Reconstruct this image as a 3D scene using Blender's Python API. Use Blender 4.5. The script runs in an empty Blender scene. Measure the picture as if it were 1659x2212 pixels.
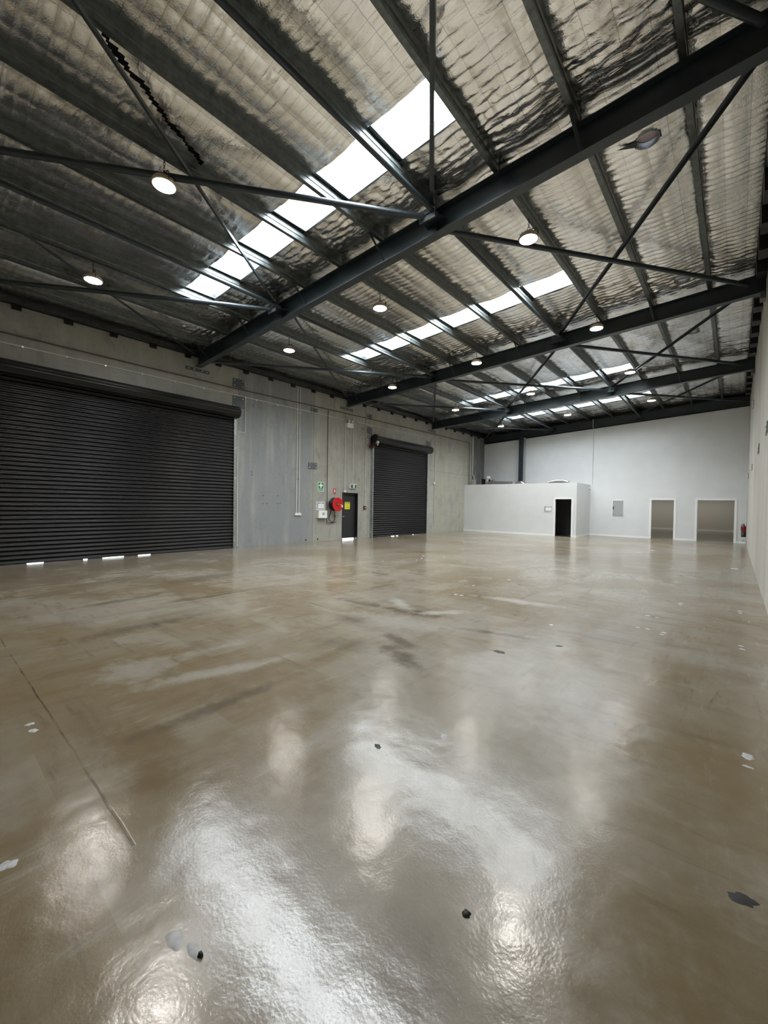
import bpy, math, random
import numpy as np
from mathutils import Vector, Matrix
random.seed(7)
S = bpy.context.scene
COL = S.collection

# ---------------------------------------------------------------- camera, world, daylight, exposure
FW = Vector((-0.6512360, 0.7586522, -0.0183985)); RT = Vector((0.7584949, 0.6514858, 0.0158676)); UP = Vector((-0.0240244, 0.0036216, 0.9997048))
cam_d = bpy.data.cameras.new('camera'); cam = bpy.data.objects.new('camera', cam_d); COL.objects.link(cam)
m = Matrix.Identity(4)
for i in range(3):
    m[i][0] = RT[i]; m[i][1] = UP[i]; m[i][2] = -FW[i]
m[0][3], m[1][3], m[2][3] = 0.0, 0.0, 1.578
cam.matrix_world = m
cam_d.sensor_fit = 'HORIZONTAL'; cam_d.sensor_width = 36.0; cam_d.lens = 882.7 / 1659 * 36.0
cam_d.clip_start = 0.02; cam_d.clip_end = 300
S.camera = cam
S.view_settings.view_transform = 'Standard'; S.view_settings.look = 'None'
S.view_settings.gamma = 1.0; S.view_settings.use_curve_mapping = False
S.view_settings.exposure = 0.42
S.cycles.use_denoising = True
S.cycles.max_bounces = 7; S.cycles.diffuse_bounces = 4; S.cycles.glossy_bounces = 4;
S.cycles.use_adaptive_sampling = True; S.cycles.adaptive_threshold = 0.03; S.cycles.adaptive_min_samples = 20; S.cycles.caustics_refractive = False
S.cycles.blur_glossy = 0.3; S.cycles.transparent_max_bounces = 8
S.cycles.sample_clamp_indirect = 12.0

W = bpy.data.worlds.new('overcast_sky'); S.world = W; W.use_nodes = True
bg = W.node_tree.nodes['Background']; bg.inputs[0].default_value = (0.93, 0.97, 1.0, 1); bg.inputs[1].default_value = 9.0
W.cycles.sampling_method = 'NONE'

LX, RX, BY, FY = -13.057, 0.416, 25.63, -1.4      # left, right, back, front faces
Z0, SL = 5.836, 0.0487
def rz(x): return Z0 + SL * (x - LX)               # underside of the rafters
RAFT = [-0.67, 5.94, 12.52, 19.16, 25.45]          # near edge of each rafter
SKY = [(4.22, 4.95), (9.60, 10.35), (17.27, 18.05), (21.86, 22.66)]
SX0, SX1 = -9.92, -2.93
PUR = [-0.55 - 1.172 * k for k in range(11)]       # purlin lines (web)
SKY_L = 18.5
LAMP_L = 40.0
LAMP_W = 185.0
for k, (ya, yb) in enumerate(SKY):
    ld = bpy.data.lights.new('daylight', 'AREA'); ld.shape = 'RECTANGLE'
    ld.size = SX1 - SX0 + 0.5; ld.size_y = yb - ya + 0.35; ld.color = (0.94, 0.975, 1.0)
    ld.energy = SKY_L * math.pi * ld.size * ld.size_y
    lo = bpy.data.objects.new('daylight', ld); COL.objects.link(lo)
    xc = (SX0 + SX1) / 2
    lo.location = (xc, (ya + yb) / 2, rz(xc) + 0.86); lo.rotation_euler = (0, -math.atan(SL), 0)

# ---------------------------------------------------------------- materials
def newmat(name):
    mt = bpy.data.materials.new(name); mt.use_nodes = True
    nt = mt.node_tree; return mt, nt, nt.nodes['Principled BSDF']
def plain(name, col, rough=0.5, metal=0.0, noise=0.0, scale=6.0, spec=None, bump=0.0, bscale=60.0):
    mt, nt, p = newmat(name)
    p.inputs['Roughness'].default_value = rough; p.inputs['Metallic'].default_value = metal
    p.inputs['Base Color'].default_value = (*col, 1)
    if spec is not None: p.inputs['Specular IOR Level'].default_value = spec
    tc = nt.nodes.new('ShaderNodeTexCoord')
    if noise:
        n = nt.nodes.new('ShaderNodeTexNoise'); n.inputs['Scale'].default_value = scale; n.inputs['Detail'].default_value = 5
        nt.links.new(tc.outputs['Object'], n.inputs['Vector'])
        mr = nt.nodes.new('ShaderNodeMapRange'); mr.inputs[1].default_value = .3; mr.inputs[2].default_value = .7
        mr.inputs[3].default_value = 1 - noise; mr.inputs[4].default_value = 1 + noise
        nt.links.new(n.outputs[0], mr.inputs[0])
        mx = nt.nodes.new('ShaderNodeVectorMath'); mx.operation = 'SCALE'; mx.inputs[0].default_value = col
        nt.links.new(mr.outputs[0], mx.inputs['Scale']); nt.links.new(mx.outputs[0], p.inputs['Base Color'])
    if bump:
        n2 = nt.nodes.new('ShaderNodeTexNoise'); n2.inputs['Scale'].default_value = bscale
        nt.links.new(tc.outputs['Object'], n2.inputs['Vector'])
        b = nt.nodes.new('ShaderNodeBump'); b.inputs['Strength'].default_value = bump; b.inputs['Distance'].default_value = .01
        nt.links.new(n2.outputs[0], b.inputs['Height']); nt.links.new(b.outputs[0], p.inputs['Normal'])
    return mt
def emit(name, col, s):
    mt, nt, p = newmat(name); p.inputs['Base Color'].default_value = (0, 0, 0, 1)
    p.inputs['Emission Color'].default_value = (*col, 1); p.inputs['Emission Strength'].default_value = s
    return mt

class NB:
    """small node-graph helper"""
    def __init__(s, nt): s.nt = nt
    def n(s, typ, **kw):
        nd = s.nt.nodes.new(typ)
        for k, v in kw.items(): setattr(nd, k, v)
        return nd
    def link(s, a, b): s.nt.links.new(a, b)
    def set(s, inp, v):
        if hasattr(v, 'is_linked'): s.link(v, inp)
        else: inp.default_value = v
    def math(s, op, a, b=0.0, c=None, clamp=False):
        nd = s.n('ShaderNodeMath', operation=op, use_clamp=clamp); s.set(nd.inputs[0], a); s.set(nd.inputs[1], b)
        if c is not None: s.set(nd.inputs[2], c)
        return nd.outputs[0]
    def ramp(s, v, a, b, lo=0.0, hi=1.0):
        nd = s.n('ShaderNodeMapRange', interpolation_type='SMOOTHSTEP'); s.set(nd.inputs[0], v)
        nd.inputs[1].default_value = a; nd.inputs[2].default_value = b; nd.inputs[3].default_value = lo; nd.inputs[4].default_value = hi
        return nd.outputs[0]
    def noise(s, vec, scale, detail=4, rough=.55, mscale=None, loc=None, dist=0.0):
        if mscale or loc:
            mp = s.n('ShaderNodeMapping'); s.link(vec, mp.inputs[0])
            if mscale: mp.inputs['Scale'].default_value = mscale
            if loc: mp.inputs['Location'].default_value = loc
            vec = mp.outputs[0]
        nd = s.n('ShaderNodeTexNoise'); s.link(vec, nd.inputs['Vector']); nd.inputs['Scale'].default_value = scale
        nd.inputs['Detail'].default_value = detail; nd.inputs['Roughness'].default_value = rough; nd.inputs['Distortion'].default_value = dist
        return nd.outputs[0]
    def mix(s, f, a, b):
        nd = s.n('ShaderNodeMix', data_type='RGBA'); s.set(nd.inputs[0], f)
        for i, v in ((6, a), (7, b)):
            if hasattr(v, 'is_linked'): s.link(v, nd.inputs[i])
            else: nd.inputs[i].default_value = (*v, 1)
        return nd.outputs[2]
    def xyz(s, vec):
        nd = s.n('ShaderNodeSeparateXYZ'); s.link(vec, nd.inputs[0]); return nd.outputs

def floor_material():
    mt, nt, p = newmat('sealed_concrete'); g = NB(nt)
    P = g.n('ShaderNodeNewGeometry').outputs['Position']
    X, Y, Z = g.xyz(P)
    big = g.noise(P, .42, 4, .55, dist=.4)
    big2 = g.noise(P, .9, 5, .6, loc=(7, 3, 0), dist=.3)
    strk_y = g.noise(P, 1.0, 5, .55, mscale=(3.2, .55, 1), dist=.25)
    strk_x = g.noise(P, 1.0, 5, .55, mscale=(.6, 3.2, 1), loc=(3, 9, 0), dist=.25)
    fine = g.noise(P, 9.0, 8, .7); grain = g.noise(P, 90, 3, .6)
    pale = (.250, .225, .180); tan = (.192, .150, .092); gold = (.140, .100, .045); dark = (.072, .056, .040); ash = (.37, .36, .33)
    col = g.mix(g.ramp(big, .40, .62), pale, tan)
    col = g.mix(g.math('MULTIPLY', g.ramp(big2, .52, .72), .75), col, gold)
    col = g.mix(g.math('MULTIPLY', g.ramp(strk_y, .48, .78), .6), col, gold)
    col = g.mix(g.math('MULTIPLY', g.ramp(strk_x, .52, .86), .55), col, dark)
    col = g.mix(g.math('MULTIPLY', g.ramp(g.noise(P, 1.0, 6, .65, mscale=(2.2, .7, 1), loc=(21, 5, 0)), .58, .76), .45), col, ash)
    sy2 = g.noise(P, 1.0, 6, .66, mscale=(9, 1.5, 1), loc=(31, 2, 0), dist=.35); sx2 = g.noise(P, 1.0, 6, .66, mscale=(1.5, 9, 1), loc=(5, 41, 0), dist=.35)
    zone = g.ramp(g.noise(P, .5, 3, .5, loc=(13, 17, 0)), .42, .58)
    col = g.mix(g.math('MULTIPLY', g.math('MULTIPLY', g.ramp(sy2, .55, .74), g.math('SUBTRACT', 1.0, zone)), .55), col, dark)
    col = g.mix(g.math('MULTIPLY', g.math('MULTIPLY', g.ramp(sx2, .55, .74), zone), .55), col, dark)
    col = g.mix(g.math('MULTIPLY', g.ramp(sy2, .42, .26), .35), col, ash)
    # trowelled rectangles left by the float
    br = g.n('ShaderNodeTexBrick'); g.link(P, br.inputs['Vector']); br.inputs['Scale'].default_value = .9
    br.inputs['Color1'].default_value = (0, 0, 0, 1); br.inputs['Color2'].default_value = (1, 1, 1, 1)
    br.inputs['Mortar Size'].default_value = 0.0; br.inputs['Brick Width'].default_value = .8; br.inputs['Row Height'].default_value = .45
    brv = g.math('MULTIPLY', g.math('MULTIPLY', br.outputs[0], g.ramp(big2, .45, .6)), .30)
    col = g.mix(brv, col, ash)
    # individual stains: x, y, half-width x, half-width y, rotation, colour, strength
    stains = [(-2.93, .98, .45, .22, .3, gold, .8), (-2.45, .92, .34, .15, .1, gold, .85), (-.80, 1.14, .17, .21, .3, (.085, .055, .03), .75),
              (-2.62, 3.35, .50, .14, -.4, dark, .85), (-2.9, 3.7, .34, .12, -.3, dark, .7), (-3.5, 4.85, .55, .16, .15, dark, .75),
              (-2.2, 4.75, .55, .07, .28, dark, .75), (-4.5, 4.7, .6, .10, .1, dark, .65), (-3.9, 4.0, .3, .22, .2, dark, .6), (-3.3, 3.2, .5, .2, .5, dark, .35),
              (.02, 1.72, .55, .6, .0, (.14, .105, .05), .75), (-.2, 2.9, .5, .8, .0, (.17, .13, .07), .6), (.0, .9, .6, .5, 0, (.13, .105, .045), .8),
              (-5.6, 2.0, .18, 1.0, .05, dark, .5), (-6.6, 3.6, .07, .9, .03, dark, .65), (-3.0, 1.6, .08, .7, .02, dark, .6),
              (-8.3, 4.0, .25, 1.2, .1, dark, .45), (-9.2, 2.7, .12, .9, .1, dark, .5), (-7.3, 2.2, .12, .7, .1, dark, .55),
              (-4.0, 5.1, .5, .13, -.6, ash, .9), (-3.25, 5.1, .45, .12, .9, ash, .85), (-2.75, 6.6, .75, .16, .12, ash, .85), (-3.4, 4.3, .8, .35, .2, ash, .6),
              (-4.2, 1.4, .35, .35, .2, ash, .5), (-3.6, 1.9, .7, .12, 1.3, ash, .55), (-.98, 1.25, .9, .8, .3, (.30, .27, .23), .55), (-1.6, 2.6, 1.2, 1.3, .3, (.30, .28, .24), .6)]
    nsh = [g.noise(P, 5.0, 7, .68), g.noise(P, 6.2, 7, .68, loc=(11, 3, 1))]
    for si, (sx, sy, a, b, rot, c, s) in enumerate(stains):
        dx = g.math('SUBTRACT', X, sx); dy = g.math('SUBTRACT', Y, sy)
        cr, sr = math.cos(rot), math.sin(rot)
        u = g.math('DIVIDE', g.math('ADD', g.math('MULTIPLY', dx, cr), g.math('MULTIPLY', dy, sr)), a)
        v = g.math('DIVIDE', g.math('SUBTRACT', g.math('MULTIPLY', dy, cr), g.math('MULTIPLY', dx, sr)), b)
        r = g.math('SQRT', g.math('ADD', g.math('MULTIPLY', u, u), g.math('MULTIPLY', v, v)))
        r = g.math('ADD', r, g.math('MULTIPLY', g.math('SUBTRACT', nsh[si % 2], .5), 2.1))
        col = g.mix(g.math('MULTIPLY', g.ramp(r, 1.3, .2), s), col, c)
    # saw-cut joints
    wob = g.math('MULTIPLY', g.math('SUBTRACT', g.noise(P, 3.0, 3), .5), .02)
    def line(c, at, w, lo=None, other=None, hi=None):
        d = g.math('ABSOLUTE', g.math('ADD', g.math('SUBTRACT', c, at), wob))
        k = g.ramp(d, w, w * .4)
        if lo is not None: k = g.math('MULTIPLY', k, g.math('MULTIPLY', g.math('GREATER_THAN', other, lo), g.math('LESS_THAN', other, hi)))
        return k
    j = line(X, -6.42, .010)
    for k in (line(Y, .67, .009, -20, X, -2.05), line(Y, 9.1, .014), line(Y, 16.3, .016), line(X, -2.06, .014, 8.1, Y, 16.3), line(Y, 19.1, .014)):
        j = g.math('MAXIMUM', j, k)
    col = g.mix(g.math('MULTIPLY', j, g.ramp(g.noise(P, 2.0, 4, .6, loc=(4, 4, 0)), .35, .6, .1, .6)), col, (.05, .038, .027))
    # grain
    gm = g.math('ADD', .80, g.math('MULTIPLY', g.math('ADD', g.math('MULTIPLY', fine, .6), g.math('MULTIPLY', grain, .4)), .4))
    vm = g.n('ShaderNodeVectorMath', operation='SCALE'); g.link(col, vm.inputs[0]); g.link(gm, vm.inputs['Scale'])
    g.link(vm.outputs[0], p.inputs['Base Color'])
    rgh = g.math('ADD', .155, g.math('MULTIPLY', g.ramp(big2, .3, .75), .055))
    rgh = g.math('ADD', rgh, g.math('MULTIPLY', fine, .05))
    g.link(rgh, p.inputs['Roughness'])
    p.inputs['Specular IOR Level'].default_value = .72
    h = g.math('ADD', g.math('MULTIPLY', g.noise(P, 75, 3, .5), .30), g.math('ADD', g.math('MULTIPLY', g.noise(P, 2.6, 2, .5), 4.2), g.math('MULTIPLY', g.noise(P, 9, 2, .5), .9)))
    h = g.math('SUBTRACT', h, g.math('MULTIPLY', j, .3))
    b = g.n('ShaderNodeBump'); b.inputs['Strength'].default_value = .40; b.inputs['Distance'].default_value = .004
    g.link(h, b.inputs['Height']); g.link(b.outputs[0], p.inputs['Normal'])
    return mt

def concrete_wall(name, mode):
    mt, nt, p = newmat(name); g = NB(nt)
    P = g.n('ShaderNodeNewGeometry').outputs['Position']; X, Y, Z = g.xyz(P)
    blue = (.235, .25, .26); beige = (.325, .32, .28); pale = (.45, .44, .395); dk = (.13, .13, .125)
    big = g.noise(P, .55, 5, .6, dist=.5); blot = g.noise(P, 1.7, 6, .65, loc=(0, 4, 2), dist=.8)
    drip = g.noise(P, 1.0, 6, .6, mscale=(1, 2.6, .35), loc=(0, 2, 8))
    if mode == 'left':
        base = g.mix(g.ramp(g.math('ADD', Y, g.math('MULTIPLY', big, .8)), 10.6, 11.5), g.mix(g.math('LESS_THAN', Y, 7.43), blue, beige), beige)
        base = g.mix(g.math('MULTIPLY', g.ramp(Y, 19.5, 19.62), .8), base, (.33, .325, .265))
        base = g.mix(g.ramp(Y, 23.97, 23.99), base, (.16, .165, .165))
    else:
        base = g.mix(g.ramp(g.noise(P, 1.0, 3, .5, mscale=(1, .9, .12)), .42, .58), (.40, .385, .34), (.50, .48, .43))
    col = g.mix(g.math('MULTIPLY', g.ramp(drip, .45, .7), .4), base, pale)
    col = g.mix(g.math('MULTIPLY', g.ramp(blot, .46, .68), .45), col, blue if mode == 'left' else (.44, .44, .45))
    col = g.mix(g.math('MULTIPLY', g.ramp(g.noise(P, 1.0, 6, .65, mscale=(1, 2.2, .9), loc=(3, 0, 0), dist=.6), .55, .75), .5), col, dk if mode == 'left' else (.38, .35, .30))
    if mode == 'left':    # dark hairline crazing on the far panel
        cz = g.math('MULTIPLY', g.ramp(g.math('ABSOLUTE', g.math('SUBTRACT', g.noise(P, 3.2, 4, .6, dist=1.2), .5)), .02, .0), g.math('MULTIPLY', g.ramp(blot, .48, .6), .35))
        col = g.mix(cz, col, (.12, .12, .10))
    sp = g.ramp(g.noise(P, 26, 3, .6), .70, .76)
    col = g.mix(g.math('MULTIPLY', sp, .3), col, dk)
    def vl(c, at, w=.012): return g.ramp(g.math('ABSOLUTE', g.math('SUBTRACT', c, at)), w, w * .5)
    js = (7.43, 10.74, 14.05, 19.6, 23.45) if mode == 'left' else (10.4, 13.75, 18.9, 23.5)
    j = None
    for yy in js:
        k = vl(Y, yy); j = k if j is None else g.math('MAXIMUM', j, k)
    if mode == 'left':
        k = g.math('MULTIPLY', vl(Z, 3.52), g.math('GREATER_THAN', Y, 19.0)); j = g.math('MAXIMUM', j, k)
        k = g.math('MULTIPLY', vl(Z, 3.18, .012), g.math('GREATER_THAN', Y, 23.98)); j = g.math('MAXIMUM', j, k)
    col = g.mix(g.math('MULTIPLY', j, .6), col, (.07, .07, .065))
    gr = g.math('ADD', .85, g.math('MULTIPLY', g.noise(P, 14, 6, .7), .3))
    vm = g.n('ShaderNodeVectorMath', operation='SCALE'); g.link(col, vm.inputs[0]); g.link(gr, vm.inputs['Scale'])
    g.link(vm.outputs[0], p.inputs['Base Color'])
    p.inputs['Roughness'].default_value = .62
    b = g.n('ShaderNodeBump'); b.inputs['Strength'].default_value = .3; b.inputs['Distance'].default_value = .01
    g.link(g.math('SUBTRACT', g.noise(P, 20, 5, .6), g.math('MULTIPLY', j, 1.0)), b.inputs['Height']); g.link(b.outputs[0], p.inputs['Normal'])
    return mt

def foil_material():
    mt, nt, p = newmat('reflective_foil_insulation'); g = NB(nt)
    P = g.n('ShaderNodeNewGeometry').outputs['Position']; X, Y, Z = g.xyz(P)
    col = g.mix(g.ramp(g.noise(P, .8, 4, .6), .35, .65), (.78, .775, .755), (.90, .90, .89))
    # crease shade put into the colour along the pressed-in safety mesh lines
    def wire_crease(c, per, w):
        f = g.math('ABSOLUTE', g.math('SUBTRACT', g.math('FRACT', g.math('DIVIDE', c, per)), .5))
        return g.ramp(f, .5 - w / per, .5)
    wr = g.math('MAXIMUM', wire_crease(g.math('ADD', X, .55), .293, .007), wire_crease(Y, .15, .0045))
    col = g.mix(g.math('MULTIPLY', wr, .55), col, (.10, .095, .09))
    col = g.mix(g.math('MULTIPLY', g.ramp(g.noise(P, 1.6, 5, .65, loc=(5, 5, 0)), .56, .72), .35), col, (.42, .36, .29))
    g.link(col, p.inputs['Base Color'])
    p.inputs['Metallic'].default_value = .96
    g.link(g.math('ADD', .09, g.math('MULTIPLY', g.noise(P, 3, 3), .12)), p.inputs['Roughness'])
    rg = g.n('ShaderNodeTexNoise', noise_type='RIDGED_MULTIFRACTAL'); mp = g.n('ShaderNodeMapping'); mp.inputs['Scale'].default_value = (4, 12, 4)
    g.link(P, mp.inputs[0]); g.link(mp.outputs[0], rg.inputs['Vector']); rg.inputs['Scale'].default_value = 1.0; rg.inputs['Detail'].default_value = 3; rg.inputs['Roughness'].default_value = .5; rg.inputs['Distortion'].default_value = .5
    msk = g.ramp(g.noise(P, .9, 3, .5, loc=(2, 2, 0)), .38, .62, .15, 1.0)
    rg2 = g.n('ShaderNodeTexNoise', noise_type='RIDGED_MULTIFRACTAL'); mp2 = g.n('ShaderNodeMapping'); mp2.inputs['Scale'].default_value = (7, 17, 7); mp2.inputs['Rotation'].default_value = (0, 0, .25)
    g.link(P, mp2.inputs[0]); g.link(mp2.outputs[0], rg2.inputs['Vector']); rg2.inputs['Scale'].default_value = 1.0; rg2.inputs['Detail'].default_value = 2; rg2.inputs['Distortion'].default_value = .8
    h = g.math('ADD', g.math('ADD', g.math('MULTIPLY', rg2.outputs[0], .30), g.math('MULTIPLY', g.math('MULTIPLY', rg.outputs[0], msk), .8)), g.math('MULTIPLY', g.noise(P, 40, 3, .6, dist=1.0), .25))
    b = g.n('ShaderNodeBump'); b.inputs['Strength'].default_value = .75; b.inputs['Distance'].default_value = .015
    g.link(h, b.inputs['Height']); g.link(b.outputs[0], p.inputs['Normal'])
    return mt

M = {}
M['floor'] = floor_material()
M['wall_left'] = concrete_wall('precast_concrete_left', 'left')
M['wall_right'] = concrete_wall('precast_concrete_right', 'right')
M['foil'] = foil_material()
M['white'] = plain('white_painted_plasterboard', (.70, .72, .73), .55, noise=.03, scale=1.5, bump=.05)
M['trimw'] = plain('white_gloss_trim', (.88, .89, .90), .35)
M['steel'] = plain('charcoal_painted_steel', (.026, .038, .046), .36, noise=.15, scale=3)
M['galv'] = plain('galvanised_steel', (.42, .47, .48), .36, .85, noise=.2, scale=9)
M['galv_dull'] = plain('weathered_galvanised_steel', (.12, .135, .135), .38, .8, noise=.25, scale=12)
M['plate'] = plain('grey_primed_plate', (.10, .115, .12), .5, .3, noise=.1)
M['plate_lt'] = plain('light_grey_plate', (.13, .14, .15), .45, .3)
M['bolt'] = plain('zinc_bolt', (.75, .77, .78), .3, .7)
M['curtain'] = plain('charcoal_shutter_steel', (.0035, .004, .005), .33, .0, noise=.12, scale=2, spec=.42)
M['black'] = plain('black_satin', (.010, .010, .011), .45)
M['doorblk'] = plain('dark_charcoal_door_paint', (.016, .018, .020), .5)
M['roof'] = plain('roof_sheet', (.10, .10, .10), .6)
M['redpipe'] = plain('oxide_red_pipe', (.075, .035, .026), .5)
M['conduit'] = plain('pale_grey_conduit', (.62, .62, .58), .45)
M['pvc'] = plain('white_plastic', (.72, .72, .68), .4)
M['red'] = plain('signal_red_enamel', (.55, .006, .012), .28)
M['extred'] = plain('deep_red_cylinder_paint', (.22, .005, .008), .25)
M['darkred'] = plain('dark_red_enamel', (.07, .005, .007), .3)
M['rubber'] = plain('black_rubber_hose', (.008, .008, .008), .5)
M['green'] = plain('safety_green', (.012, .25, .085), .4)
M['signwhite'] = plain('sign_white', (.82, .85, .83), .4)
M['yellow'] = plain('warning_yellow', (.80, .74, .03), .4)
M['olive'] = plain('faded_olive_header', (.36, .36, .05), .5)
M['teal'] = plain('exit_sign_teal', (.015, .10, .12), .3)
M['lilac'] = plain('pale_lilac_print', (.50, .50, .56), .4)
M['greyink'] = plain('grey_print_ink', (.16, .16, .18), .5)
M['gbox'] = plain('grey_switchboard_enamel', (.36, .39, .39), .4)
M['lampbody'] = plain('dark_bronze_cast_aluminium', (.10, .07, .055), .4, .6)
M['lamphousing'] = plain('glow_pale_housing', (.50, .42, .30), .4, .4)  # housing tone lightened to stand in for the lamp's glow
M['lens'] = emit('lit_led_lens', (1.0, .93, .82), LAMP_L)
M['bore'] = plain('dull_orange_duct_lining', (.34, .24, .18), .45, .3)
M['foilduct'] = plain('crinkled_silver_duct', (.42, .42, .41), .3, .9, bump=1.0, bscale=30)
M['tank'] = plain('white_tank_enamel', (.62, .62, .60), .35)
M['inner'] = plain('shade_darkened_lining', (.20, .20, .21), .7)  # unlit dimness of the store interior put into the lining colour
M['innerfloor'] = plain('shade_darkened_floor', (.03, .03, .03), .4)  # floor colour darkened to carry the shade inside the store
M['filler'] = plain('pale_hole_filler', (.42, .43, .44), .5, noise=.2, scale=40)
M['grit'] = plain('dark_grit', (.02, .02, .02), .6)
M['ground'] = plain('outside_concrete_apron', (.6, .6, .58), .8, noise=.1)
M['office'] = plain('office_wall_paint', (.62, .61, .55), .6)
M['hole'] = plain('dark_anchor_hole', (.02, .02, .02), .8)

mt, nt, p = newmat('fibreglass_rooflight')
for nd in list(nt.nodes):
    if nd.type != 'OUTPUT_MATERIAL': nt.nodes.remove(nd)
g = NB(nt); tr = g.n('ShaderNodeBsdfTransparent'); tr.inputs[0].default_value = (.93, .96, .97, 1)
tl = g.n('ShaderNodeBsdfTranslucent'); tl.inputs[0].default_value = (.9, .93, .95, 1)
ms = g.n('ShaderNodeMixShader'); ms.inputs[0].default_value = .12
g.link(tr.outputs[0], ms.inputs[1]); g.link(tl.outputs[0], ms.inputs[2]); g.link(ms.outputs[0], nt.nodes['Material Output'].inputs[0])
M['rooflight'] = mt
mt, nt, p = newmat('milky_vent_dome')
for nd in list(nt.nodes):
    if nd.type != 'OUTPUT_MATERIAL': nt.nodes.remove(nd)
g = NB(nt); tr = g.n('ShaderNodeBsdfTransparent'); tr.inputs[0].default_value = (.15, .155, .17, 1)
tl = g.n('ShaderNodeBsdfTranslucent'); tl.inputs[0].default_value = (.3, .3, .33, 1)
ms = g.n('ShaderNodeMixShader'); ms.inputs[0].default_value = .5
g.link(tr.outputs[0], ms.inputs[1]); g.link(tl.outputs[0], ms.inputs[2]); g.link(ms.outputs[0], nt.nodes['Material Output'].inputs[0])
M['dome'] = mt

# ---------------------------------------------------------------- mesh helpers
ORG = {}
class MB:
    def __init__(s): s.v = []; s.f = []; s.sm = []
    def add(s, vs, fs, smooth=False):
        o = len(s.v); s.v += [tuple(q) for q in vs]
        for f in fs: s.f.append(tuple(i + o for i in f)); s.sm.append(smooth)
        return s
    def hexa(s, c):   # 8 corners: bottom 4 ccw, top 4 ccw
        return s.add(c, [(3, 2, 1, 0), (4, 5, 6, 7), (0, 1, 5, 4), (1, 2, 6, 5), (2, 3, 7, 6), (3, 0, 4, 7)])
    def box(s, x0, x1, y0, y1, z0, z1):
        return s.hexa([(x0, y0, z0), (x1, y0, z0), (x1, y1, z0), (x0, y1, z0), (x0, y0, z1), (x1, y0, z1), (x1, y1, z1), (x0, y1, z1)])
    def sbox(s, x0, x1, y0, y1, d0, d1):   # box that follows the roof pitch; heights measured from the rafters' underside
        a, b = rz(x0), rz(x1)
        return s.hexa([(x0, y0, a + d0), (x1, y0, b + d0), (x1, y1, b + d0), (x0, y1, a + d0), (x0, y0, a + d1), (x1, y0, b + d1), (x1, y1, b + d1), (x0, y1, a + d1)])
    def bar(s, a, b, w, h, up=(0, 0, 1)):  # rectangular bar from a to b
        a, b = Vector(a), Vector(b); d = (b - a).normalized(); u = Vector(up)
        sd = d.cross(u).normalized() * w / 2; uu = sd.cross(d).normalized() * h / 2
        c = []
        for q in (a, b):
            c += [q - sd - uu, q + sd - uu, q + sd + uu, q - sd + uu]
        return s.add(c, [(0, 1, 2, 3), (7, 6, 5, 4), (4, 5, 1, 0), (5, 6, 2, 1), (6, 7, 3, 2), (7, 4, 0, 3)])
    def tube(s, pts, r, n=12, caps=True, closed=False):
        pts = [Vector(q) for q in pts]; N = len(pts); rings = []
        ref = Vector((0, 0, 1))
        for i, q in enumerate(pts):
            if closed: t = (pts[(i + 1) % N] - pts[i - 1]).normalized()
            elif i == 0: t = (pts[1] - q).normalized()
            elif i == N - 1: t = (q - pts[i - 1]).normalized()
            else:
                t = ((pts[i + 1] - q).normalized() + (q - pts[i - 1]).normalized()).normalized()
            if abs(t.dot(ref)) > .95: ref = Vector((1, 0, 0)) if abs(t.x) < .9 else Vector((0, 1, 0))
            a = t.cross(ref).normalized(); b = a.cross(t).normalized(); ref = b
            rr = r[i] if isinstance(r, (list, tuple)) else r
            rings.append([q + (a * math.cos(2 * math.pi * k / n) + b * math.sin(2 * math.pi * k / n)) * rr for k in range(n)])
        vs = [v for rg in rings for v in rg]; fs = []
        for i in range(N if closed else N - 1):
            for k in range(n):
                j = (i + 1) % N
                fs.append((i * n + k, i * n + (k + 1) % n, j * n + (k + 1) % n, j * n + k))
        s.add(vs, fs, True)
        if caps and not closed:
            s.add(rings[0], [tuple(range(n - 1, -1, -1))]); s.add(rings[-1], [tuple(range(n))])
        return s
    def lathe(s, prof, c, axis='z', n=32, smooth=True):   # prof: (radius, height)
        c = Vector(c); vs = []
        for r, h in prof:
            for k in range(n):
                a = 2 * math.pi * k / n; ca, sa = r * math.cos(a), r * math.sin(a)
                vs.append(c + (Vector((ca, sa, h)) if axis == 'z' else Vector((h, ca, sa)) if axis == 'x' else Vector((ca, h, sa))))
        fs = []
        for i in range(len(prof) - 1):
            for k in range(n): fs.append((i * n + k, i * n + (k + 1) % n, (i + 1) * n + (k + 1) % n, (i + 1) * n + k))
        s.add(vs, fs, smooth)
        for i, rev in (() if prof[0] == prof[-1] else ((0, True), (len(prof) - 1, False))):
            if prof[i][0] > 1e-4:
                ring = vs[i * n:(i + 1) * n]; s.add(ring, [tuple(reversed(range(n))) if rev else tuple(range(n))])
        return s
    def build(s, name, mat, parent=None, loc=None):
        if parent is not None: o0 = ORG[parent]
        elif loc is not None: o0 = Vector(loc)
        else:
            xs = [v[0] for v in s.v]; ys = [v[1] for v in s.v]; zs = [v[2] for v in s.v]
            o0 = Vector(((min(xs) + max(xs)) / 2, (min(ys) + max(ys)) / 2, min(zs)))
        me = bpy.data.meshes.new(name)
        me.from_pydata([tuple(Vector(v) - o0) for v in s.v], [], s.f)
        me.polygons.foreach_set('use_smooth', s.sm)
        me.materials.append(M[mat] if isinstance(mat, str) else mat); me.update()
        o = bpy.data.objects.new(name, me); COL.objects.link(o)
        ORG[o] = Vector(o0)
        if parent is not None: o.parent = parent
        else: o.location = o0
        return o
def thing(name, label, cat, loc, group=None):
    o = bpy.data.objects.new(name, None); COL.objects.link(o); o.location = loc; o.empty_display_size = .1
    ORG[o] = Vector(loc); return tag(o, label, cat, group)
def tag(o, label, cat, group=None):
    o['label'] = label; o['category'] = cat
    if group: o['group'] = group
    return o
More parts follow.
